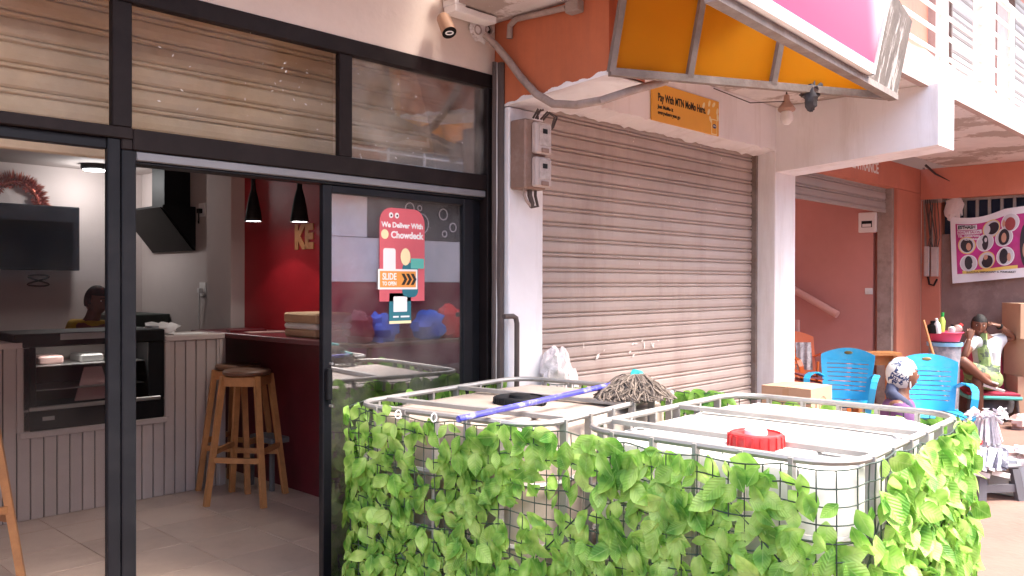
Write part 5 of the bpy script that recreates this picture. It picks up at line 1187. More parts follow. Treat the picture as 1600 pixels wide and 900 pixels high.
# her chair: red fabric seat on a metal frame with teal arms
M['tealarm'] = mat('teal_plastic_arm', (0.09, 0.42, 0.36), 0.4, var=0.06, bump=0.02); M['redseat'] = mat('crimson_seat_fabric', (0.36, 0.03, 0.06), 0.8, var=0.2, vs=10, bump=0.2)
hx = N['pelvis']; sz = hx.z - 0.13
ch = thing('metal_chair', (hx.x, hx.y, 0), 'metal chair with teal rim and crimson fabric under the seated woman', 'chair')
O = Vector((hx.x, hx.y, 0)); cf = (TOC * 0.95 - RT * 0.25).normalized(); cr_ = cf.cross(UPV)
CP = lambda a, b, z: O + cr_ * a + cf * b + UPV * z
part(MB().hexa([CP(-.23, -.22, sz - .03), CP(.23, -.22, sz - .03), CP(.25, .27, sz - .03), CP(-.25, .27, sz - .03), CP(-.23, -.22, sz), CP(.23, -.22, sz), CP(.25, .27, sz), CP(-.25, .27, sz)]), 'seat', M['redseat'], ch)
part(MB().hexa([CP(-.23, -.27, sz), CP(.23, -.27, sz), CP(.23, -.22, sz), CP(-.23, -.22, sz), CP(-.22, -.36, sz + .46), CP(.22, -.36, sz + .46), CP(.22, -.31, sz + .46), CP(-.22, -.31, sz + .46)]), 'backrest', M['redseat'], ch)
part(MB().tube([CP(-.26, .28, sz - .045), CP(.26, .28, sz - .045), CP(.28, .1, sz - .04), CP(.29, -.1, sz + .02), CP(.29, -.28, sz + .16), CP(.25, -.36, sz + .34)], 0.020, 8), 'rim', M['tealarm'], ch, smooth=True)
for a, b in ((-.22, .24), (.24, .24), (-.22, -.24), (.24, -.24)): part(MB().tube([CP(a, b, sz - .03), CP(a * 1.1, b * 1.12, 0.0)], 0.016, 8), 'leg', M['pipe'], ch, smooth=True)
# tyre-like bundle under the chair
q = CP(-0.02, 0.02, 0.0); o = part(lump((q.x, q.y, 0.17), (0.22, 0.22, 0.17), 6, 16, 10, 0.2, 3), 'dark_bundle', M['greycloth'], org=(q.x, q.y, 0.0), smooth=True); tag(o, 'dark bundle pushed under the seated woman\'s chair', 'bundle')
# ---- woman with the patterned headscarf, seen from the side behind the tanks
D1 = 6.3; sp = lambda px, py, c=0.0: PD(px, py, D1 - c)
A = dict(head=sp(1413, 587), neck=sp(1406, 609), chest=sp(1398, 648), belly=sp(1402, 690), pelvis=sp(1405, 722), shR=sp(1402, 631, 0.17), shL=sp(1408, 631, -0.17), elR=sp(1428, 690, 0.2), elL=sp(1432, 690, -0.18), wrR=sp(1470, 700, 0.12), wrL=sp(1472, 700, -0.1))
zf = A['pelvis'].z
fw = RT; sw = -TOC
pv = A['pelvis']
K = dict(hipR=pv + fw * 0.06 + TOC * 0.09, hipL=pv + fw * 0.06 - TOC * 0.09, knR=pv + fw * 0.46 + TOC * 0.13 + UPV * 0.14, knL=pv + fw * 0.46 - TOC * 0.13 + UPV * 0.14)
K['anR'] = Vector((K['knR'].x, K['knR'].y, 0.08)) + fw * 0.03; K['anL'] = Vector((K['knL'].x, K['knL'].y, 0.08)) + fw * 0.03; K['toR'] = K['anR'] + fw * 0.15 - UPV * 0.045; K['toL'] = K['anL'] + fw * 0.15 - UPV * 0.045
w2 = thing('person', (pv.x, pv.y, 0), 'woman in white and navy headscarf and purple dress sitting behind the tanks', 'person')
A.update(K)
SK2 = {k: (A[k], r) for k, r in dict(pelvis=(0.15, 0.13), belly=0.14, chest=(0.14, 0.13), neck=0.058, head=0.06, shR=0.045, shL=0.045, elR=0.038, elL=0.042, wrR=0.028, wrL=0.028, hipR=0.095, hipL=0.095, knR=0.062, knL=0.062, anR=0.036, anL=0.036, toR=(0.034, 0.024), toL=(0.034, 0.024)).items()}
body = skin_mesh(SK2, [('pelvis', 'belly'), ('belly', 'chest'), ('chest', 'neck'), ('neck', 'head'), ('chest', 'shR'), ('chest', 'shL'), ('shR', 'elR'), ('elR', 'wrR'), ('shL', 'elL'), ('elL', 'wrL'), ('pelvis', 'hipR'), ('hipR', 'knR'), ('knR', 'anR'), ('anR', 'toR'), ('pelvis', 'hipL'), ('hipL', 'knL'), ('knL', 'anL'), ('anL', 'toL')], 'pelvis')
hmb, HB2 = head_mb(A['head'], (RT * 0.97 - TOC * 0.12 + UPV * 0.02), (UPV - RT * 0.1).normalized(), 1.0); body.add(hmb.v, hmb.f)
for wn_, tt in (('wrR', 1), ('wrL', -1)):
    h_ = hand_mb(A[wn_], RT - UPV * 0.3, -UPV, 0.5, 0.95, tt); body.add(h_.v, h_.f)
part(body, 'body', M['skin'], w2, smooth=True); face_parts(w2, A['head'], HB2, 1.0, M['eyewhite'], M['hair'], M['lips'])
# headscarf: white with navy printed marks
m = mat('headscarf_print', (0.60, 0.59, 0.56), 0.8, var=0.04, bump=0.25, bs=16); M['scarf'] = m
n = m.node_tree.nodes; l = m.node_tree.links; ge = n.new('ShaderNodeNewGeometry'); vo = n.new('ShaderNodeTexVoronoi'); vo.feature = 'DISTANCE_TO_EDGE'; vo.inputs['Scale'].default_value = 30; dn = n.new('ShaderNodeTexNoise'); dn.inputs['Scale'].default_value = 22; l.new(ge.outputs['Position'], dn.inputs['Vector']); dv = n.new('ShaderNodeVectorMath'); dv.operation = 'MULTIPLY_ADD'; dv.inputs[1].default_value = (0.09, 0.09, 0.09); l.new(dn.outputs['Color'], dv.inputs[0]); l.new(ge.outputs['Position'], dv.inputs[2]); l.new(dv.outputs[0], vo.inputs['Vector'])
nz = n.new('ShaderNodeTexNoise'); nz.inputs['Scale'].default_value = 9; l.new(ge.outputs['Position'], nz.inputs['Vector'])
lt = n.new('ShaderNodeMath'); lt.operation = 'LESS_THAN'; lt.inputs[1].default_value = 0.13; l.new(vo.outputs['Distance'], lt.inputs[0]); gt = n.new('ShaderNodeMath'); gt.operation = 'GREATER_THAN'; gt.inputs[1].default_value = 0.54; l.new(nz.outputs['Fac'], gt.inputs[0])
mu = n.new('ShaderNodeMath'); mu.operation = 'MULTIPLY'; l.new(lt.outputs[0], mu.inputs[0]); l.new(gt.outputs[0], mu.inputs[1])
mx = n.new('ShaderNodeMix'); mx.data_type = 'RGBA'; pb = n['Principled BSDF']; src = pb.inputs['Base Color'].links[0].from_socket; l.new(mu.outputs[0], mx.inputs[0]); l.new(src, mx.inputs[6]); mx.inputs[7].default_value = (0.03, 0.05, 0.13, 1); l.new(mx.outputs[2], pb.inputs['Base Color'])
mb = MB().sphere((0, 0, 0), 1.0, 26, 18); fs = []
for i, v in enumerate(mb.v):
    k = 1 + 0.05 * noise.noise(v * 4); mb.v[i] = Vector((v.x * 0.094 * k, v.y * 0.120 * k - 0.020, v.z * 0.128 * k + 0.012 - 0.025 * max(0, -v.y) * 0))
for f in mb.f:
    c = sum((mb.v[i] for i in f), Vector((0, 0, 0))) / len(f)
    if c.z > (0.072 - (0.085 - c.y) * 0.55 if c.y > -0.025 else -0.09): fs.append(f)
mb.f = fs; mb.xf(Matrix.Translation(A['head']) @ HB2.to_4x4()); part(mb, 'headscarf', M['scarf'], w2, smooth=True)
M['purple'] = mat('purple_dress', (0.13, 0.055, 0.15), 0.85, var=0.15, vs=7, bump=0.35, bs=14); M['bluescarf'] = mat('dark_blue_scarf', (0.05, 0.06, 0.11), 0.85, var=0.2, vs=10, bump=0.4, bs=18)
nd = {'pel': (A['pelvis'], (0.18, 0.16)), 'belly': (A['belly'], 0.17), 'chest': (A['chest'], (0.185, 0.165)), 'nk': (A['chest'].lerp(A['neck'], 0.6), 0.11), 'shR': (A['shR'], 0.105), 'shL': (A['shL'], 0.105), 'eR': (A['shR'].lerp(A['elR'], 0.9), 0.07), 'eL': (A['shL'].lerp(A['elL'], 0.9), 0.07), 'kR': (A['hipR'].lerp(A['knR'], 0.9), 0.10), 'kL': (A['hipL'].lerp(A['knL'], 0.9), 0.10), 'fR': (A['knR'].lerp(A['anR'], 0.75), 0.10), 'fL': (A['knL'].lerp(A['anL'], 0.75), 0.10)}
cloth('dress', M['purple'], nd, [('pel', 'belly'), ('belly', 'chest'), ('chest', 'nk'), ('chest', 'shR'), ('chest', 'shL'), ('shR', 'eR'), ('shL', 'eL'), ('pel', 'kR'), ('kR', 'fR'), ('pel', 'kL'), ('kL', 'fL')], 'pel', w2)
pts = [sp(1392, 604, 0.02), sp(1393, 615, 0.07), sp(1404, 624, 0.11), sp(1416, 632, 0.12), sp(1424, 644, 0.13), sp(1432, 660, 0.14)]
part(MB().tube(pts, [0.035, 0.042, 0.040, 0.036, 0.032, 0.025], 12).tube([sp(1393, 608, 0.0), sp(1394, 616, -0.06), sp(1408, 626, -0.10), sp(1424, 640, -0.08)], [0.038, 0.042, 0.04, 0.032], 12).tube([sp(1398, 598, 0.0), sp(1396, 612, 0.0), sp(1400, 626, 0.0)], [0.05, 0.06, 0.06], 12), 'neck_scarf', M['bluescarf'], w2, smooth=True)
e0 = A['head'] + HB2 @ Vector((0.083, -0.005, -0.035)); part(MB().tube([e0, e0 - UPV * 0.025, e0 - UPV * 0.05], [0.004, 0.007, 0.006], 8), 'earring', M['wplastic'], w2, smooth=True)
sst = thing('low_stool', (pv.x, pv.y, 0), 'low wooden stool under the woman in the headscarf', 'stool'); zt = max(0.14, pv.z - 0.155)
part(MB().cbox((pv.x - 0.17, pv.y - 0.14, zt - 0.03), (pv.x + 0.17, pv.y + 0.14, zt), 0.006), 'seat', M['wood'], sst)
for a in (-1, 1):
    for b in (-1, 1): part(MB().cbox((pv.x + a * 0.14 - 0.02, pv.y + b * 0.11 - 0.02, 0), (pv.x + a * 0.14 + 0.02, pv.y + b * 0.11 + 0.02, zt - 0.031), 0.003), 'leg', M['wood'], sst)
# ---- shop worker behind the counter
D2 = 6.75; yp = lambda px, py, c=0.0: PD(px, py, D2 - c)
Y = dict(head=yp(152, 470), neck=yp(147, 490), chest=yp(140, 526), belly=yp(140, 590), pelvis=yp(142, 650), shR=yp(114, 507, 0), shL=yp(172, 508, 0.03), elR=yp(106, 590, 0.02), elL=yp(184, 585, 0.1), wrR=yp(120, 610, 0.22), wrL=yp(172, 605, 0.25))
for k, dx in (('R', -0.1), ('L', 0.1)):
    h0 = Y['pelvis'] + RT * dx; Y['hip' + k] = h0 - UPV * 0.05; Y['kn' + k] = Vector((h0.x, h0.y, 0.48)); Y['an' + k] = Vector((h0.x, h0.y, 0.12)); Y['to' + k] = Vector((h0.x, h0.y, 0.075)) + TOC * 0.15
w3 = thing('person', (Y['pelvis'].x, Y['pelvis'].y, FZ), 'worker in a yellow shirt with short black hair behind the display fridge', 'person')
SK3 = {k: (Y[k], r) for k, r in dict(pelvis=(0.14, 0.11), belly=(0.13, 0.10), chest=(0.15, 0.10), neck=0.055, head=0.06, shR=0.058, shL=0.058, elR=0.042, elL=0.042, wrR=0.028, wrL=0.028, hipR=0.085, hipL=0.085, knR=0.06, knL=0.06, anR=0.04, anL=0.04, toR=(0.036, 0.026), toL=(0.036, 0.026)).items()}
body = skin_mesh(SK3, [('pelvis', 'belly'), ('belly', 'chest'), ('chest', 'neck'), ('neck', 'head'), ('chest', 'shR'), ('chest', 'shL'), ('shR', 'elR'), ('elR', 'wrR'), ('shL', 'elL'), ('elL', 'wrL'), ('pelvis', 'hipR'), ('hipR', 'knR'), ('knR', 'anR'), ('anR', 'toR'), ('pelvis', 'hipL'), ('hipL', 'knL'), ('knL', 'anL'), ('anL', 'toL')], 'pelvis')
hmb, HB3 = head_mb(Y['head'], RT * 0.9 + TOC * 0.35 - UPV * 0.1, UPV, 1.0); body.add(hmb.v, hmb.f)
for wn_, tt in (('wrR', 1), ('wrL', -1)): h_ = hand_mb(Y[wn_], TOC - UPV * 0.2, -UPV, 0.5, 1.0, tt); body.add(h_.v, h_.f)
part(body, 'body', M['skin'], w3, smooth=True); face_parts(w3, Y['head'], HB3, 1.0, M['eyewhite'], M['hair'], M['lips'])
h_ = hair_cap(Y['head'], HB3, 1.0, lambda p: 0.05 if p.y > 0.03 else -0.05 + max(0, p.y) * 2.2, name='hair_cap'); h_.name = 'hair'; h_.parent = w3; h_.location = -WL[w3.name]
M['yellowshirt'] = mat('mustard_shirt', (0.42, 0.27, 0.015), 0.85, var=0.12, bump=0.3, bs=16); M['darkcloth'] = mat('dark_trousers', (0.03, 0.03, 0.04), 0.9, var=0.2, bump=0.2)
cloth('shirt', M['yellowshirt'], {'pel': (Y['pelvis'], (0.16, 0.13)), 'belly': (Y['belly'], (0.15, 0.12)), 'chest': (Y['chest'], (0.17, 0.12)), 'nk': (Y['chest'].lerp(Y['neck'], 0.7), 0.08), 'shR': (Y['shR'], 0.078), 'shL': (Y['shL'], 0.078), 'mR': (Y['shR'].lerp(Y['elR'], 0.7), 0.068), 'mL': (Y['shL'].lerp(Y['elL'], 0.7), 0.068)}, [('pel', 'belly'), ('belly', 'chest'), ('chest', 'nk'), ('chest', 'shR'), ('chest', 'shL'), ('shR', 'mR'), ('shL', 'mL')], 'belly', w3)
cloth('trousers', M['darkcloth'], {'pel': (Y['pelvis'] - UPV * 0.08, (0.155, 0.13)), 'R1': (Y['hipR'].lerp(Y['knR'], 0.3), 0.10), 'R2': (Y['knR'], 0.078), 'R3': (Y['anR'], 0.068), 'L1': (Y['hipL'].lerp(Y['knL'], 0.3), 0.10), 'L2': (Y['knL'], 0.078), 'L3': (Y['anL'], 0.068)}, [('pel', 'R1'), ('R1', 'R2'), ('R2', 'R3'), ('pel', 'L1'), ('L1', 'L2'), ('L2', 'L3')], 'pel', w3)
# ------------------------------------------------------------------ goods on the pavement
M['pinkbasin'] = mat('pink_basin_plastic', (0.62, 0.06, 0.14), 0.4, var=0.06, bump=0.02); M['clearbin'] = mat('cloudy_bin_plastic', (0.22, 0.23, 0.27), 0.25, var=0.2, vs=9, bump=0.1, dirt=(0.55, 0.50, 0.52), ds=6, damt=0.9); M['palebluerim'] = mat('pale_blue_plastic', (0.20, 0.42, 0.62), 0.4, var=0.05, bump=0.02)
DB = 9.0; q = PD(1476, 552, DB); rad = 25 * DB / FPX
bi = thing('storage_bin', (q.x, q.y, 0), 'cloudy plastic storage bin with a pale blue rim under the pink basin', 'bin')
zb, ztp = PD(1480, 640, DB).z, PD(1480, 533, DB).z
part(MB().lathe((q.x, q.y, 0), [(rad * 0.72, 0.0), (rad * 0.76, 0.02), (rad * 0.93, ztp - 0.04), (rad * 0.90, ztp - 0.04), (rad * 0.72, 0.03), (0.01, 0.03)], 24, cap=False), 'bin_body', M['clearbin'], bi, smooth=True)
part(MB().lathe((q.x, q.y, 0), [(rad * 0.93, ztp - 0.05), (rad * 1.02, ztp - 0.05), (rad * 1.04, ztp - 0.01), (rad * 0.93, ztp - 0.01)], 24, cap=False), 'rim', M['palebluerim'], bi, smooth=True)
part(lump((q.x, q.y, ztp * 0.55), (rad * 0.7, rad * 0.7, ztp * 0.38), 3, 14, 10, 0.3), 'contents', M['wplastic'], bi, smooth=True)
ba = thing('wash_basin', (q.x, q.y, ztp), 'pink plastic basin full of bottles standing on the storage bin', 'basin')
hb_ = PD(1480, 519, DB).z - ztp
part(MB().lathe((q.x, q.y, ztp), [(0.01, 0.0), (rad * 0.82, 0.0), (rad * 0.98, hb_ * 0.9), (rad * 1.08, hb_), (rad * 1.06, hb_ + 0.008), (rad * 0.95, hb_ * 0.92), (rad * 0.78, 0.012), (0.01, 0.012)], 28, cap=False), 'basin', M['pinkbasin'], ba, smooth=True)
M['greenlid'] = mat('green_cap_plastic', (0.03, 0.35, 0.07), 0.4, var=0, bump=0); M['lime'] = mat('lime_label', (0.42, 0.58, 0.10), 0.5, var=0, bump=0)
def bottle(px, py0, py1, r, c, m, capm, label, tilt=(0, 0)):
    a = PD(px, py1, DB - c); b = PD(px + tilt[0], py0, DB - c); d = (b - a); Lb = d.length
    t = thing('bottle', a, label, 'bottle'); part(MB().lathe(a, [(r * 0.9, 0), (r, 0.01), (r, Lb * 0.62), (r * 0.45, Lb * 0.78), (r * 0.4, Lb * 0.80)], 14, d), 'bottle_body', m, t, smooth=True)
    part(MB().lathe(a + d * 0.80, [(r * 0.48, 0), (r * 0.48, Lb * 0.19), (r * 0.1, Lb * 0.2)], 12, d), 'cap', capm, t, smooth=True)
bottle(1470, 488, 522, 0.034, 0.02, M['lime'], M['greenlid'], 'green capped bottle with lime label sticking out of the pink basin', (3, 0))
bottle(1458, 501, 521, 0.055, 0.10, M['black'], M['black'], 'round black bottle at the left of the pink basin')
bottle(1466, 497, 521, 0.030, 0.14, M['wplastic'], M['wplastic'], 'small white bottle leaning in front of the black one', (-3, 0))
bottle(1486, 507, 521, 0.035, 0.08, M['greyprint'], M['black'], 'grey bottle with black cap lying in the middle of the basin', (2, 0))
M['pinkbot'] = mat('dusty_pink_plastic', (0.50, 0.33, 0.30), 0.4, var=0.05, bump=0)
bottle(1491, 506, 521, 0.045, 0.05, M['pinkbot'], M['redcap'], 'dusty pink bottle tipped against the right rim of the basin', (12, 0))
sk0, sk1 = PD(1443, 500, 8.9), PD(1462, 568, 8.75); dsk = sk1 - sk0; sk1 = sk0 + dsk * (sk0.z / -dsk.z); o = part(MB().tube([sk0, sk1], 0.013, 8), 'wooden_stick', M['wood'], org=sk1, smooth=True); tag(o, 'thin brown stick leaning on the coral wall beside the storage bin', 'stick')
# small grey stool loaded with packed goods
M['greyplastic'] = mat('grey_stool_plastic', (0.13, 0.13, 0.145), 0.45, var=0.1, bump=0.03)
sq = PZ(1544, 776, 0.0); SH = 0.25; YS = face((-0.62, -0.78))
ts = thing('step_stool', (sq.x, sq.y, 0), 'small dark grey plastic stool standing on the pavement under packed goods', 'stool', None, YS)
hw = 0.155
part(MB().cbox((-hw, -0.12, SH - 0.03), (hw, 0.12, SH), 0.01), 'seat', M['greyplastic'], ts, local=True)
for a in (-1, 1):
    for b in (-1, 1):
        part(MB().hexa([(a * hw - .03, b * .125 - .022, 0), (a * hw + .03, b * .125 - .022, 0), (a * hw + .03, b * .125 + .022, 0), (a * hw - .03, b * .125 + .022, 0), (a * (hw - .03) - .03, b * .10 - .02, SH - .031), (a * (hw - .03) + .03, b * .10 - .02, SH - .031), (a * (hw - .03) + .03, b * .10 + .02, SH - .031), (a * (hw - .03) - .03, b * .10 + .02, SH - .031)]), 'leg', M['greyplastic'], ts, local=True)
for b in (-1, 1): part(MB().box((-hw + 0.015, b * .116 - .008, 0.06), (hw - 0.015, b * .116 + .008, 0.115)), 'brace', M['greyplastic'], ts, local=True)
for a in (-1, 1): part(MB().box((a * (hw - 0.004) - .008, -0.10, 0.06), (a * (hw - 0.004) + .008, 0.10, 0.115)), 'brace', M['greyplastic'], ts, local=True)
m = mat('printed_bag', (0.70, 0.70, 0.75), 0.35, var=0.1, vs=14, bump=0.5, bs=22, dirt=(0.04, 0.05, 0.12), ds=13, damt=1.0); M['printbag'] = m
dS = sq.dot(FWD)
def gd(px, py, c=0.0): return PD(px, py, dS - c)
M['darkbag'] = mat('dark_bag_film', (0.05, 0.05, 0.08), 0.3, var=0.3, vs=14, bump=0.4, bs=20, dirt=(0.6, 0.6, 0.68), ds=12, damt=1.0)
tp = thing('packed_goods', gd(1543, 735), 'dark printed sachets hanging over the edge of the grey stool', 'sachets')
rr = random.Random(8)
for k in range(22):
    x = 1513 + 58 * (k / 21); y0 = 702 + rr.uniform(-4, 4); y1 = 732 + rr.uniform(-2, 6); c = 0.10 + rr.uniform(0, 0.05)
    a, b = gd(x, y0, c * 0.8), gd(x + rr.uniform(-8, 2) - (6 if k < 6 else 0), y1, c + 0.05); part(MB().obar(a, b, rr.uniform(0.03, 0.05), 0.006, up=TOC + RT * rr.uniform(-0.6, 0.6)), 'sachet', M['printbag'] if k % 3 else M['darkbag'], tp)
part(lump(gd(1541, 716, -0.02), (0.10, 0.10, 0.075), 6, 14, 10, 0.25), 'bundle', M['darkbag'], tp, smooth=True)
for k, (px, c) in enumerate(((1566, 0.14), (1535, 0.15))): a = gd(px - 16, 738, c); b = gd(px + 12, 744, c); part(MB().obar(a, b, 0.035, 0.004, up=TOC), 'white_label', M['wpaper'], tp)
tb_ = thing('sachet_bunch', gd(1541, 700), 'tall bunch of silvery sachets gathered at the top on the stool', 'sachets')
M['silverfilm'] = mat('silvery_film', (0.66, 0.64, 0.68), 0.3, 0.1, var=0.2, vs=16, bump=0.4, bs=24, dirt=(0.30, 0.26, 0.32), ds=14, damt=0.7)
tpx = 1541
for k in range(70):
    a = rr.uniform(0, 2 * PI); rx = rr.uniform(0.3, 1.0)
    b0 = gd(tpx + 26 * math.cos(a) * rx, 697 + rr.uniform(-8, 3), 0.09 * math.sin(a) * rx + 0.02); b1 = gd(tpx + 14 * math.cos(a) * rx, 645 + rr.uniform(-4, 12) , 0.06 * math.sin(a) * rx + 0.02)
    part_mb = MB().obar(b0, b1, rr.uniform(0.012, 0.026), 0.004, up=TOC + RT * rr.uniform(-1, 1))
    part(part_mb, 'sachet', M['silverfilm'], tb_)
for k in range(34):
    a = rr.uniform(0, 2 * PI); q = gd(tpx + 24 * math.cos(a), 648 + rr.uniform(-9, 6), 0.08 * math.sin(a)); part(MB().obar(q, q + (RT * math.cos(a) * 0.05 + TOC * math.sin(a) * 0.05 + UPV * rr.uniform(-0.03, 0.03)), 0.03, 0.003, up=Vector((rr.uniform(-1, 1), rr.uniform(-1, 1), 1))), 'sachet_top', M['silverfilm'], tb_)
o = part(lump(gd(1528, 691, 0.1), (0.03, 0.03, 0.022), 3), 'red_sachet', M['redcap'], org=gd(1528, 691, 0.1), smooth=True); tag(o, 'small red packet tucked at the foot of the silvery sachets', 'packet')
# white packages beyond
wp_ = thing('packet_pile', PZ(1580, 742, 0), 'pile of glaring white packets spread beside the grey stool', 'packets')
base = PZ(1580, 745, 0)
for k in range(16):
    q = PD(1572 + rr.uniform(-10, 32), 700 + rr.uniform(-14, 30), dS + 0.1 + rr.uniform(-0.1, 0.1)); a = rr.uniform(0, PI)
    d = Vector((math.cos(a), math.sin(a), rr.uniform(-0.3, 0.3))) * rr.uniform(0.05, 0.09); part(MB().obar(q - d, q + d, rr.uniform(0.06, 0.10), rr.uniform(0.015, 0.04), up=(rr.uniform(-.4, .4), rr.uniform(-.4, .4), 1)), 'packet', M['wpaper'] if k % 5 else M['pinkbot'], wp_)
qb_ = PD(1590, 742, dS + 0.1); bs_ = thing('low_crate', (qb_.x, qb_.y, 0), 'low white crate holding up the white packets', 'crate')
part(MB().cbox((qb_.x - 0.15, qb_.y - 0.16, 0.006), (qb_.x + 0.15, qb_.y + 0.16, 0.27), 0.01), 'crate_body', M['wplastic'], bs_); part(MB().box((qb_.x - 0.16, qb_.y - 0.17, 0.245), (qb_.x + 0.16, qb_.y + 0.17, 0.268)), 'crate_rim', M['wpaper'], bs_)
q = PZ(1594, 670, 0.0); o = part(lump((q.x, q.y, 0.07), (0.13, 0.10, 0.085), 9, 14, 10, 0.35), 'shoe_bundle', M['pinkbot'], org=(q.x, q.y, 0), smooth=True); tag(o, 'small pinkish white bundle on the ground before the cartons', 'bundle')

# ------------------------------------------------------------------ inside the shop
CY = 5.74
ct = thing('service_counter', (2.3, CY, FZ), 'pale planked service counter with a stepped cut out for the display fridge', 'counter')
def plank_m(h): return MB().cbox((0.0035, 0, 0), (0.0725, 0.018, h), 0.003).mesh('plank', M['counterwood'])
pl_low, pl_high = plank_m(0.505), plank_m(1.065)
x = 0.72
while x < 2.95:
    low = 1.655 <= x < 2.54
    piece(pl_low if low else pl_high, 'plank', ct, (x, CY, FZ + 0.002)); x += 0.076
part(MB().box((0.7, CY + 0.019, FZ), (2.965, CY + 0.05, FZ + 0.50)).box((0.7, CY + 0.019, FZ + 0.5), (1.648, CY + 0.05, 1.10)).box((2.552, CY + 0.019, FZ + 0.5), (2.965, CY + 0.05, 1.10)), 'backing', M['black'], ct)
part(MB().cbox((0.7, CY - 0.012, 1.108), (1.662, CY + 0.42, 1.145), 0.004), 'counter_top', M['counterwood'], ct); part(MB().cbox((2.548, CY - 0.012, 1.108), (2.985, CY + 0.42, 1.145), 0.004), 'counter_top', M['counterwood'], ct)
part(MB().cbox((1.645, CY - 0.012, FZ + 0.508), (2.563, CY + 0.30, FZ + 0.545), 0.004), 'ledge', M['counterwood'], ct)
for xx in (1.630, 2.549): part(MB().cbox((xx, CY - 0.010, FZ + 0.546), (xx + 0.030, CY + 0.02, 1.107), 0.003), 'upright', M['counterwood'], ct)
part(MB().cbox((2.945, CY - 0.006, FZ), (2.975, CY + 0.45, 1.107), 0.003), 'end_panel', M['counterwood'], ct)
# display fridge
fz0, fz1 = FZ + 0.547, 1.195; fx0, fx1 = 1.665, 2.545; fy = CY + 0.0
df = thing('display_fridge', (2.1, CY + 0.25, fz0), 'black glass fronted display fridge set into the planked counter', 'fridge')
M['dim'] = mat('fridge_interior', (0.16, 0.13, 0.12), 0.5, var=0.2, bump=0.03)
part(MB().cbox((fx0, fy, fz0), (fx1, fy + 0.5, fz0 + 0.13), 0.006), 'base_housing', M['black'], df)
part(MB().cbox((fx0 - 0.05, fy - 0.01, fz1 - 0.085), (fx1, fy + 0.5, fz1), 0.008), 'top_housing', M['black'], df)
part(MB().cbox((fx0 + 0.21, fy - 0.013, fz1 - 0.045), (fx1 - 0.30, fy - 0.0105, fz1 - 0.005), 0.001), 'brand_strip', M['steel'], df)
for a, b in ((fx0, fx0 + 0.075), (fx1 - 0.11, fx1)): part(MB().cbox((a, fy, fz0 + 0.131), (b, fy + 0.48, fz1 - 0.086), 0.004), 'side_wall', M['black'], df)
part(MB().box((fx0 + .076, fy + 0.44, fz0 + 0.131), (fx1 - .111, fy + 0.48, fz1 - 0.086)), 'back_wall', M['dim'], df)
for z in (fz0 + 0.24, fz0 + 0.39): part(MB().box((fx0 + .078, fy + 0.06, z), (fx1 - .113, fy + 0.44, z + 0.006)), 'shelf', M['steel'], df)
part(MB().cbox((fx0 + .03, fy - 0.012, fz0 + 0.125), (fx1 - .03, fy + 0.02, fz0 + 0.15), 0.004), 'steel_trim', M['steel'], df)
part(MB().box((fx0 + 0.078, fy + 0.004, fz0 + 0.15), (fx1 - 0.113, fy + 0.009, fz1 - 0.086)), 'glass_front', M['clearpane'], df)
part(MB().box((fx0 + 0.15, fy + 0.10, fz1 - 0.092), (fx1 - 0.2, fy + 0.13, fz1 - 0.0865)), 'fridge_lamp', M['lamp'], df)
part(MB().cbox((fx0 + 0.11, fy - 0.003, fz0 + 0.06), (fx0 + 0.18, fy - 0.0005, fz0 + 0.085), 0.001), 'badge', M['steel'], df)
cardm = MB().hexa([(2.0, fy + 0.10, fz0 + 0.152), (2.23, fy + 0.10, fz0 + 0.152), (2.23, fy + 0.115, fz0 + 0.152), (2.0, fy + 0.115, fz0 + 0.152), (2.09, fy + 0.19, fz0 + 0.36), (2.20, fy + 0.19, fz0 + 0.36), (2.20, fy + 0.20, fz0 + 0.36), (2.09, fy + 0.20, fz0 + 0.36)])
M['pinkcard'] = mat('pink_card', (0.62, 0.36, 0.33), 0.7, var=0.05, bump=0)
o = part(cardm, 'pink_card', M['pinkcard'], org=(2.1, fy + 0.1, fz0 + 0.152)); tag(o, 'pale pink folded card standing inside the display fridge', 'card')
o = part(MB().hexa([(2.255, fy + 0.10, fz0 + 0.152), (2.31, fy + 0.10, fz0 + 0.152), (2.31, fy + 0.13, fz0 + 0.152), (2.255, fy + 0.13, fz0 + 0.152), (2.255, fy + 0.16, fz0 + 0.36), (2.275, fy + 0.16, fz0 + 0.36), (2.275, fy + 0.17, fz0 + 0.36), (2.255, fy + 0.17, fz0 + 0.36)]), 'price_card', M['wpaper'], org=(2.28, fy + 0.1, fz0 + 0.152)); tag(o, 'narrow white card beside the pink card in the fridge', 'card')
for k, (x0_, x1_) in enumerate(((1.80, 1.95), (2.05, 2.2), (2.28, 2.38))):
    o = part(MB().cbox((x0_, fy + 0.15, fz0 + 0.397), (x1_, fy + 0.35, fz0 + 0.45), 0.01), 'food_tray', M['pinkbot'] if k != 1 else M['steel'], org=((x0_ + x1_) / 2, fy + 0.25, fz0 + 0.397)); tag(o, ('left', 'middle', 'right')[k] + ' tray on the upper shelf of the display fridge', 'tray')
# counter clutter
def lay(name, m, pts, label, cat, th=0.006):
    mb = MB().extr([Vector(p) for p in pts], (0, 0, th)); o = part(mb, name, m, org=pts[0]); tag(o, label, cat)
lay('paper_sheet', M['wpaper'], [(2.62, CY + 0.02, 1.147), (2.86, CY + 0.0, 1.147), (2.88, CY + 0.16, 1.147), (2.64, CY + 0.19, 1.147)], 'white paper sheet lying on the planked counter beside the fridge', 'paper')
o = part(lump((2.60, CY + 0.22, 1.18), (0.12, 0.07, 0.045), 12, 14, 10, 0.5), 'crumpled_bag', M['wplastic'], org=(2.60, CY + 0.2, 1.147), smooth=True); tag(o, 'crumpled white plastic bag on the planked counter', 'bag')
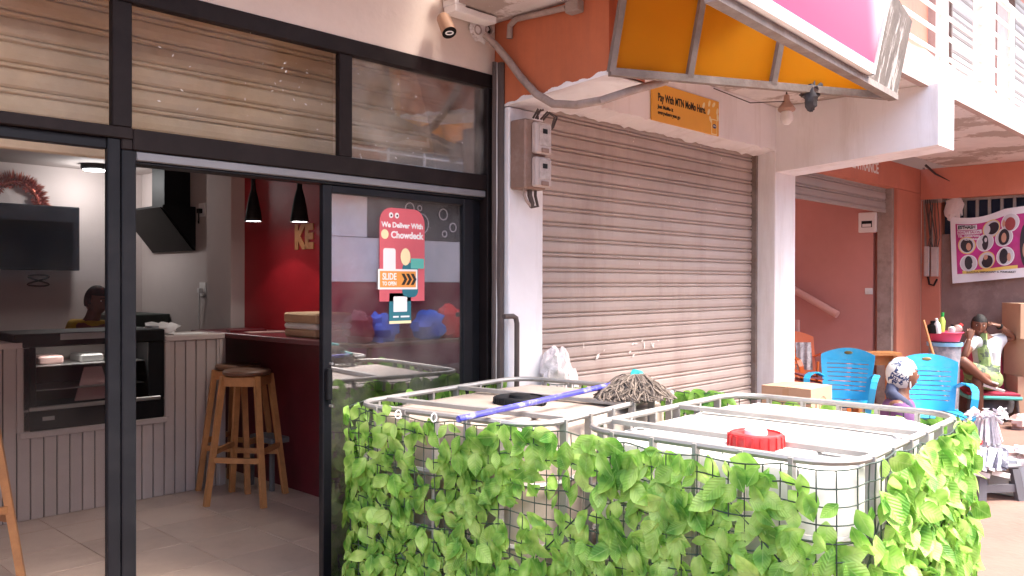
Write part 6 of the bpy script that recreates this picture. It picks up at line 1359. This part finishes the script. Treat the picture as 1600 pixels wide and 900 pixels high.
# red bar running along the wall
bar = thing('bar_counter', (3.2, 5.0, FZ), 'dark red bar counter along the red wall', 'bar')
part(MB().cbox((2.99, 4.1, 1.115), (3.448, 6.28, 1.15), 0.004), 'bar_top', M['darkred'], bar)
part(MB().cbox((3.26, 4.15, FZ), (3.446, 6.27, 1.114), 0.004), 'bar_front', M['darkred'], bar)
lay('menu_sheet', M['pinkbot'], [(3.05, 5.50, 1.152), (3.32, 5.44, 1.152), (3.36, 5.58, 1.152), (3.09, 5.64, 1.152)], 'pinkish menu sheet lying on the dark red bar top', 'paper')
lay('menu_board', M['darkred'], [(3.02, 5.72, 1.152), (3.28, 5.66, 1.152), (3.36, 5.86, 1.152), (3.08, 5.90, 1.152)], 'thin dark menu folder lying at the corner of the bar', 'menu', 0.014)
for k, (z0_, z1_, mm) in enumerate(((1.152, 1.205, M['paper']), (1.207, 1.245, M['wpaper']), (1.247, 1.315, M['paper']))):
    o = part(MB().cbox((3.07, 4.70 - 0.01 * k, z0_), (3.36, 5.07 + 0.005 * k, z1_), 0.012), 'paper_bag', mm, org=(3.2, 4.9, z0_)); tag(o, ('bottom', 'white middle', 'topmost')[k] + ' paper bag of the flat stack on the dark red bar', 'paper bag', 'stacked paper bags')
# bar stools
def bar_stool(P, yaw, label, h=0.80):
    t = thing('bar_stool', P, label, 'stool', 'wooden bar stools', yaw); m = M['wood']; a0, a1 = 0.195, 0.115
    M.setdefault('woodtop', mat('dark_worn_wood', (0.16, 0.075, 0.045), 0.45, var=0.25, vs=12, bump=0.08))
    part(MB().lathe((0, 0, h - 0.035), [(0.01, 0), (0.145, 0), (0.158, 0.008), (0.16, 0.025), (0.15, 0.035), (0.01, 0.035)], 28, cap=False), 'seat', M['woodtop'], t, local=True, smooth=True)
    L4 = []
    for sx in (-1, 1):
        for sy in (-1, 1):
            A, Bq = Vector((sx * a0, sy * a0, 0)), Vector((sx * a1, sy * a1, h - 0.036)); L4.append((A, Bq)); part(MB().obar(A, Bq, 0.036, 0.036, up=(sx, -sy, 0)), 'leg', m, t, local=True)
    for zz_, hh in ((0.30, 0.035), (h - 0.072, 0.06)):
        for i, j in ((0, 1), (1, 3), (3, 2), (2, 0)):
            f = (zz_ + (0.05 if (i, j) in ((1, 3), (2, 0)) and zz_ < 0.5 else 0)) / (h - 0.036); p, q = L4[i][0].lerp(L4[i][1], f), L4[j][0].lerp(L4[j][1], f); part(MB().obar(p, q, 0.022, hh), 'stretcher' if zz_ < 0.5 else 'apron', m, t, local=True)
    return t
s1 = PZ(382, 783, FZ); bar_stool((s1.x + 0.03, s1.y + 0.02, FZ), R(38), 'worn wooden bar stool standing clear in front of the bar', 0.885)
bar_stool((s1.x + 0.18, s1.y + 0.42, FZ), R(30), 'wooden bar stool half hidden behind the front stool', 0.885)
s3 = PZ(0, 905, FZ); bar_stool((s3.x - 0.17, s3.y + 0.06, FZ), R(20), 'wooden stool cut off at the left edge inside the shop', 0.80)
q = PZ(436, 757, FZ); fs_ = thing('grey_stool', (q.x, q.y, FZ), 'low grey stool tucked under the dark red bar behind the bar stools', 'stool')
M['midgrey'] = mat('mid_grey_plastic', (0.16, 0.15, 0.15), 0.5, bump=0.02)
part(MB().cbox((q.x - 0.15, q.y - 0.15, FZ + 0.33), (q.x + 0.09, q.y + 0.15, FZ + 0.37), 0.006), 'seat', M['midgrey'], fs_)
for a in (-0.14, 0.08):
    for b in (-0.14, 0.14): part(MB().cbox((q.x + a - 0.015, q.y + b - 0.015, FZ), (q.x + a + 0.015, q.y + b + 0.015, FZ + 0.329), 0.003), 'leg', M['midgrey'], fs_)
# pendant lamps over the bar, ceiling light
def pendant(P, label):
    t = thing('pendant_lamp', P, label, 'lamp', 'pendant lamps over the bar')
    part(MB().lathe((0, 0, 0), [(0.060, 0.0), (0.062, 0.004), (0.050, 0.09), (0.034, 0.17), (0.018, 0.23), (0.014, 0.36), (0.010, 0.37)], 24, cap=False), 'lamp_shade', M['black'], t, local=True, smooth=True)
    part(MB().lathe((0, 0, 0.004), [(0.001, 0.0), (0.056, 0.0), (0.056, 0.008), (0.001, 0.008)], 24, cap=False), 'glowing_disc', M['lamp'], t, local=True)
    part(MB().tube([(0, 0, 0.36), (0, 0, CZ - P[2])], 0.004, 6), 'cord', M['black'], t, local=True); return t
PXX = 3.12
p1 = PX(396, 346, PXX); p2 = PX(468, 347, PXX)
pendant((p1.x, p1.y, p1.z), 'lit black pendant lamp farther from the door over the bar'); pendant((p2.x, p2.y, p2.z), 'lit black pendant lamp nearer the sliding door over the bar')
for i, P in enumerate((p1, p2)):
    ld = bpy.data.lights.new('pendant_light', 'SPOT'); ld.energy = 1.2; ld.spot_size = R(110); ld.color = (1, 0.95, 0.88); ld.shadow_soft_size = 0.05; lo_ = bpy.data.objects.new('pendant_light', ld); COL.objects.link(lo_); lo_.location = (P.x, P.y, P.z - 0.01)
cl = PZ(148, 257, CZ); cl.z = CZ
t = thing('ceiling_light', cl, 'lit round ceiling light with dark rim in the left part of the shop', 'lamp')
part(MB().lathe(cl - Vector((0, 0, 0.05)), [(0.10, 0.0), (0.115, 0.01), (0.115, 0.05)], 24, cap=False), 'rim', M['black'], t, smooth=True); part(MB().lathe(cl - Vector((0, 0, 0.055)), [(0.001, 0), (0.09, 0.0), (0.10, 0.01), (0.001, 0.012)], 24, cap=False), 'diffuser', M['lamp'], t)
ld = bpy.data.lights.new('ceiling_lamp', 'POINT'); ld.energy = 2.4; ld.shadow_soft_size = 0.1; lo_ = bpy.data.objects.new('ceiling_lamp', ld); COL.objects.link(lo_); lo_.location = cl - Vector((0, 0, 0.10))
# television and wreath
tv0, tv1 = PY(119, 325, 8.34), PY(116, 423, 8.34)
t = thing('television', (2.3, 8.35, 1.9), 'large black television on the white back wall of the shop', 'television')
part(MB().cbox((1.82, 8.25, tv1.z), (tv0.x, 8.30, tv0.z), 0.006), 'case', M['black'], t); part(MB().box((1.84, 8.247, tv1.z + 0.025), (tv0.x - 0.015, 8.2505, tv0.z - 0.015)), 'screen', M['screen'], t)
part(MB().box((2.2, 8.30, tv1.z + 0.2), (2.5, 8.4, tv0.z - 0.2)), 'mount', M['black'], t)
cq = PY(60, 428, 8.33); pts = [cq + Vector((0.09 * math.sin(2 * a), 0.0, 0.05 * math.sin(a) - 0.06)) for a in [2 * PI * k / 24 for k in range(24)]]
part(MB().tube(pts, 0.008, 6, closed=True), 'coiled_cable', M['black'], t, smooth=True)
wc = PY(24, 318, 8.36); t = thing('tinsel_wreath', wc, 'round coppery tinsel wreath above the television', 'wreath')
M['tinsel'] = mat('copper_tinsel', (0.45, 0.13, 0.09), 0.3, 0.7, var=0.3, vs=30, bump=0)
mb = MB(); rr = random.Random(6)
for k in range(1800):
    a = rr.uniform(0, 2 * PI); b = rr.uniform(0, 2 * PI); rc = 0.19 + rr.uniform(-0.02, 0.03); p = wc + Vector((rc * math.cos(a), 0, rc * math.sin(a))); o_ = Vector((math.cos(a) * math.cos(b), -abs(math.sin(b)) * 0.45, math.sin(a) * math.cos(b))); s_ = Vector((rr.uniform(-1, 1), rr.uniform(-1, 1), rr.uniform(-1, 1))) * 0.012
    mb.add([p + o_ * 0.02 - s_, p + o_ * 0.02 + s_, p + o_ * (rr.uniform(0.07, 0.105) if math.cos(b) > -0.2 else rr.uniform(0.03, 0.055))], [(0, 1, 2)])
part(mb, 'tinsel', M['tinsel'], t)['kind'] = 'stuff'
part(MB().tube([wc + Vector((0.19 * math.cos(2 * PI * k / 24), 0, 0.19 * math.sin(2 * PI * k / 24))) for k in range(24)], 0.02, 8, closed=True), 'ring', M['tinsel'], t, smooth=True)
# cooker hood on the niche wall
HX = 3.5; yA, yB = PX(248, 323, HX).y, PX(306, 326, HX).y; zT, zB = 2.19, 1.80
t = thing('cooker_hood', (3.35, (yA + yB) / 2, zB), 'black slanted cooker hood with square duct on the niche wall', 'cooker hood')
pr = [Vector((HX - 0.002, yB, zB)), Vector((HX - 0.30, yB, zT - 0.02)), Vector((HX - 0.30, yB, zT)), Vector((HX - 0.002, yB, zT))]
part(MB().extr(pr, (0, yA - yB + 0.12, 0)), 'hood_body', M['black'], t)
part(MB().extr([p + Vector((-0.006, 0.02, 0)) for p in (pr[0], pr[1], pr[1] + Vector((-0.01, 0, 0)), pr[0] + Vector((-0.01, 0, 0)))], (0, yA - yB + 0.08, 0)), 'glass_panel', M['screen'], t)
part(MB().cbox((HX - 0.24, yB + 0.10, zT), (HX - 0.002, yB + 0.36, CZ - 0.002), 0.004), 'duct', M['black'], t)
# sockets
for (px, py, lab_) in ((317, 328, 'small wall socket right of the black cooker hood'), (318, 452, 'white wall socket with plugged cables above the rear worktop')):
    q = PX(px, py, HX - 0.001); t = thing('wall_socket', q, lab_, 'socket'); part(MB().cbox((HX - 0.012, q.y - 0.06, q.z - 0.06), (HX - 0.001, q.y + 0.06, q.z + 0.06), 0.003), 'plate', M['wplastic'], t)
    part(MB().cbox((HX - 0.05, q.y - 0.02, q.z - 0.03), (HX - 0.012, q.y + 0.025, q.z + 0.01), 0.004), 'plug', M['black'] if py < 400 else M['wplastic'], t)
    part(MB().tube([(HX - 0.04, q.y, q.z - 0.03), (HX - 0.03, q.y + 0.02, q.z - 0.12), (HX - 0.02, q.y + 0.05, q.z - (0.1 if py < 400 else 0.42))], 0.006, 6), 'cable', M['black'] if py < 400 else M['wplastic'], t, smooth=True)
M['greenboard'] = mat('dark_green_worktop', (0.035, 0.045, 0.04), 0.5, bump=0.03)
t = thing('rear_worktop', (2.9, 8.0, FZ), 'dark worktop with raised splash board along the back wall', 'worktop'); zt_ = 1.20
part(MB().cbox((2.98, 7.75, zt_ - 0.25), (3.49, 8.39, zt_ + 0.02), 0.006), 'splash_board', M['greenboard'], t); part(MB().cbox((2.98, 7.8, FZ), (3.49, 8.39, zt_ - 0.251), 0.006), 'cabinet', M['greenboard'], t)

# ------------------------------------------------------------------ the other side of the street (seen mirrored in the glass)
OY = -5.2
OB = thing('opposite_building', (8, OY, 0), 'plain building across the street with white balcony rails mirrored in the shop glass', 'building')
M['greywall'] = mat('grey_wall', (0.30, 0.30, 0.31), 0.8, var=0.1, bump=0.1); M['charcoal'] = mat('charcoal_board', (0.07, 0.075, 0.085), 0.6, var=0.1, bump=0); M['panelwhite'] = mat('pale_board', (0.80, 0.81, 0.84), 0.6, var=0.1, bump=0); M['maroon'] = mat('maroon_paint', (0.22, 0.03, 0.05), 0.6, var=0.1, bump=0)
def ob(name, m, a, b, par=None): return part(MB().box(a, b), name, m, par or OB)
ob('wall', M['greywall'], (-12, OY - 0.4, 0), (40, OY - 0.1, 6.2)); ob('maroon_dado', M['maroon'], (2, OY - 0.1, 0), (14, OY - 0.04, 1.52)); ob('white_band', M['panelwhite'], (4, OY - 0.1, 1.53), (14, OY - 0.04, 2.28)); ob('dark_board', M['charcoal'], (8.7, OY - 0.1, 2.29), (14, OY - 0.03, 3.0)); ob('pale_board', M['panelwhite'], (3, OY - 0.1, 2.29), (8.69, OY - 0.03, 3.0))
ob('balcony_slab', M['cream'], (-12, OY - 0.1, 3.05), (40, OY + 0.3, 3.25)); orl = part(MB().tube([(8.0, OY + 0.25, 3.9), (14, OY + 0.25, 3.9)], 0.03, 8), 'railing', M['railwhite'], OB, smooth=True)
for k in range(3): part(MB().tube([(8.0, OY + 0.25, 3.38 + 0.17 * k), (14, OY + 0.25, 3.38 + 0.17 * k)], 0.018, 6), 'rail', M['railwhite'], orl)
for x in (8.0, 8.9, 9.7, 10.9, 12.4, 14): part(MB().tube([(x, OY + 0.25, 3.25), (x, OY + 0.25, 3.9)], 0.025, 6), 'railing_post', M['railwhite'], orl)
ob('coral_column', M['coral'], (8.3, OY - 0.1, 3.26), (9.0, OY + 0.1, 4.25)); ob('grey_shutter', M['charcoal'], (9.1, OY - 0.1, 3.26), (11.4, OY - 0.05, 5.2)); ob('cream_strip', M['cream'], (11.4, OY - 0.1, 3.26), (13, OY - 0.04, 5.4))
for (x, z, d) in ((9.62, 2.84, .20), (9.85, 2.86, .09), (9.88, 2.58, .36), (10.42, 2.78, .20), (10.66, 2.55, .16), (10.45, 2.42, .11)):
    part(MB().tube([(x + d / 2 * math.cos(2 * PI * k / 18), OY - 0.025, z + d / 2 * math.sin(2 * PI * k / 18)) for k in range(18)], 0.012, 5, closed=True), 'bubble_print', M['panelwhite'], OB)
tbl = thing('market_table', (9.5, OY + 1.2, 0), 'trestle table of folded clothes across the street mirrored in the glass', 'table')
part(MB().cbox((7.4, OY + 0.8, 0.55), (11.2, OY + 1.6, 0.60), 0.006), 'tabletop', M['woodtop'], tbl)
for x in (7.6, 11.0):
    for y in (OY + 0.9, OY + 1.5): part(MB().cbox((x - 0.03, y - 0.03, 0), (x + 0.03, y + 0.03, 0.549), 0.004), 'leg', M['woodtop'], tbl)
M['bluecloth'] = mat('blue_cloth', (0.06, 0.14, 0.62), 0.85, var=0.2, bump=0.3, bs=12); M['redcloth'] = mat('red_cloth', (0.70, 0.02, 0.03), 0.85, var=0.2, bump=0.3, bs=12)
for k, (x, mm, rx, rz_, lab_) in enumerate(((7.62, 'maroonfab', .22, .26, 'maroon'), (8.02, 'bluecloth', .32, .24, 'crumpled blue'), (9.0, 'bluecloth', .28, .26, 'tall blue'), (9.46, 'redcloth', .24, .30, 'bright red'))):
    o = part(lump((x, OY + 1.2, 0.6 + rz_ * 0.8), (rx, 0.25, rz_), 20 + k, 16, 12, 0.25), 'cloth_bundle', M[mm], org=(x, OY + 1.2, 0.6), smooth=True); tag(o, lab_ + ' cloth bundle on the table across the street', 'cloth', 'cloth bundles across the street')

# ------------------------------------------------------------------ flecks of old paint and paper
M['fleck'] = mat('white_fleck', (0.70, 0.66, 0.62), 0.8, var=0.1, bump=0)
rr = random.Random(77)
def flecks(fn, cnt, big, y, par_label):
    mb = MB()
    for k in range(cnt):
        p = fn(); a = rr.uniform(0, PI); L_ = rr.uniform(0.3, 1) * big; w_ = L_ * rr.uniform(0.2, 0.5); c_, s_ = math.cos(a), math.sin(a)
        P = [(x * c_ - z * s_, x * s_ + z * c_) for x, z in ((-L_, -w_ * .3), (-L_ * .2, -w_), (L_, w_ * .2), (L_ * .1, w_))]
        mb.extr([Vector((p.x + u, y, p.z + v)) for u, v in P], (0, -0.0008, 0))
    o = part(mb, 'paint_flecks', M['fleck'], B); o['kind'] = 'stuff'
flecks(lambda: PY(rr.choice((rr.gauss(440, 40), rr.uniform(225, 520))), rr.gauss(140, 35), 3.2), 34, 0.008, 3.2205, '')
flecks(lambda: PY(rr.uniform(560, 750), rr.uniform(110, 250), 3.2), 22, 0.008, 3.2205, '')
flecks(lambda: PY(rr.gauss(985, 30), rr.gauss(540, 9), 3.28), 12, 0.035, 3.279, '')
flecks(lambda: PY(rr.uniform(870, 1150), rr.uniform(200, 420), 3.28), 26, 0.010, 3.279, '')
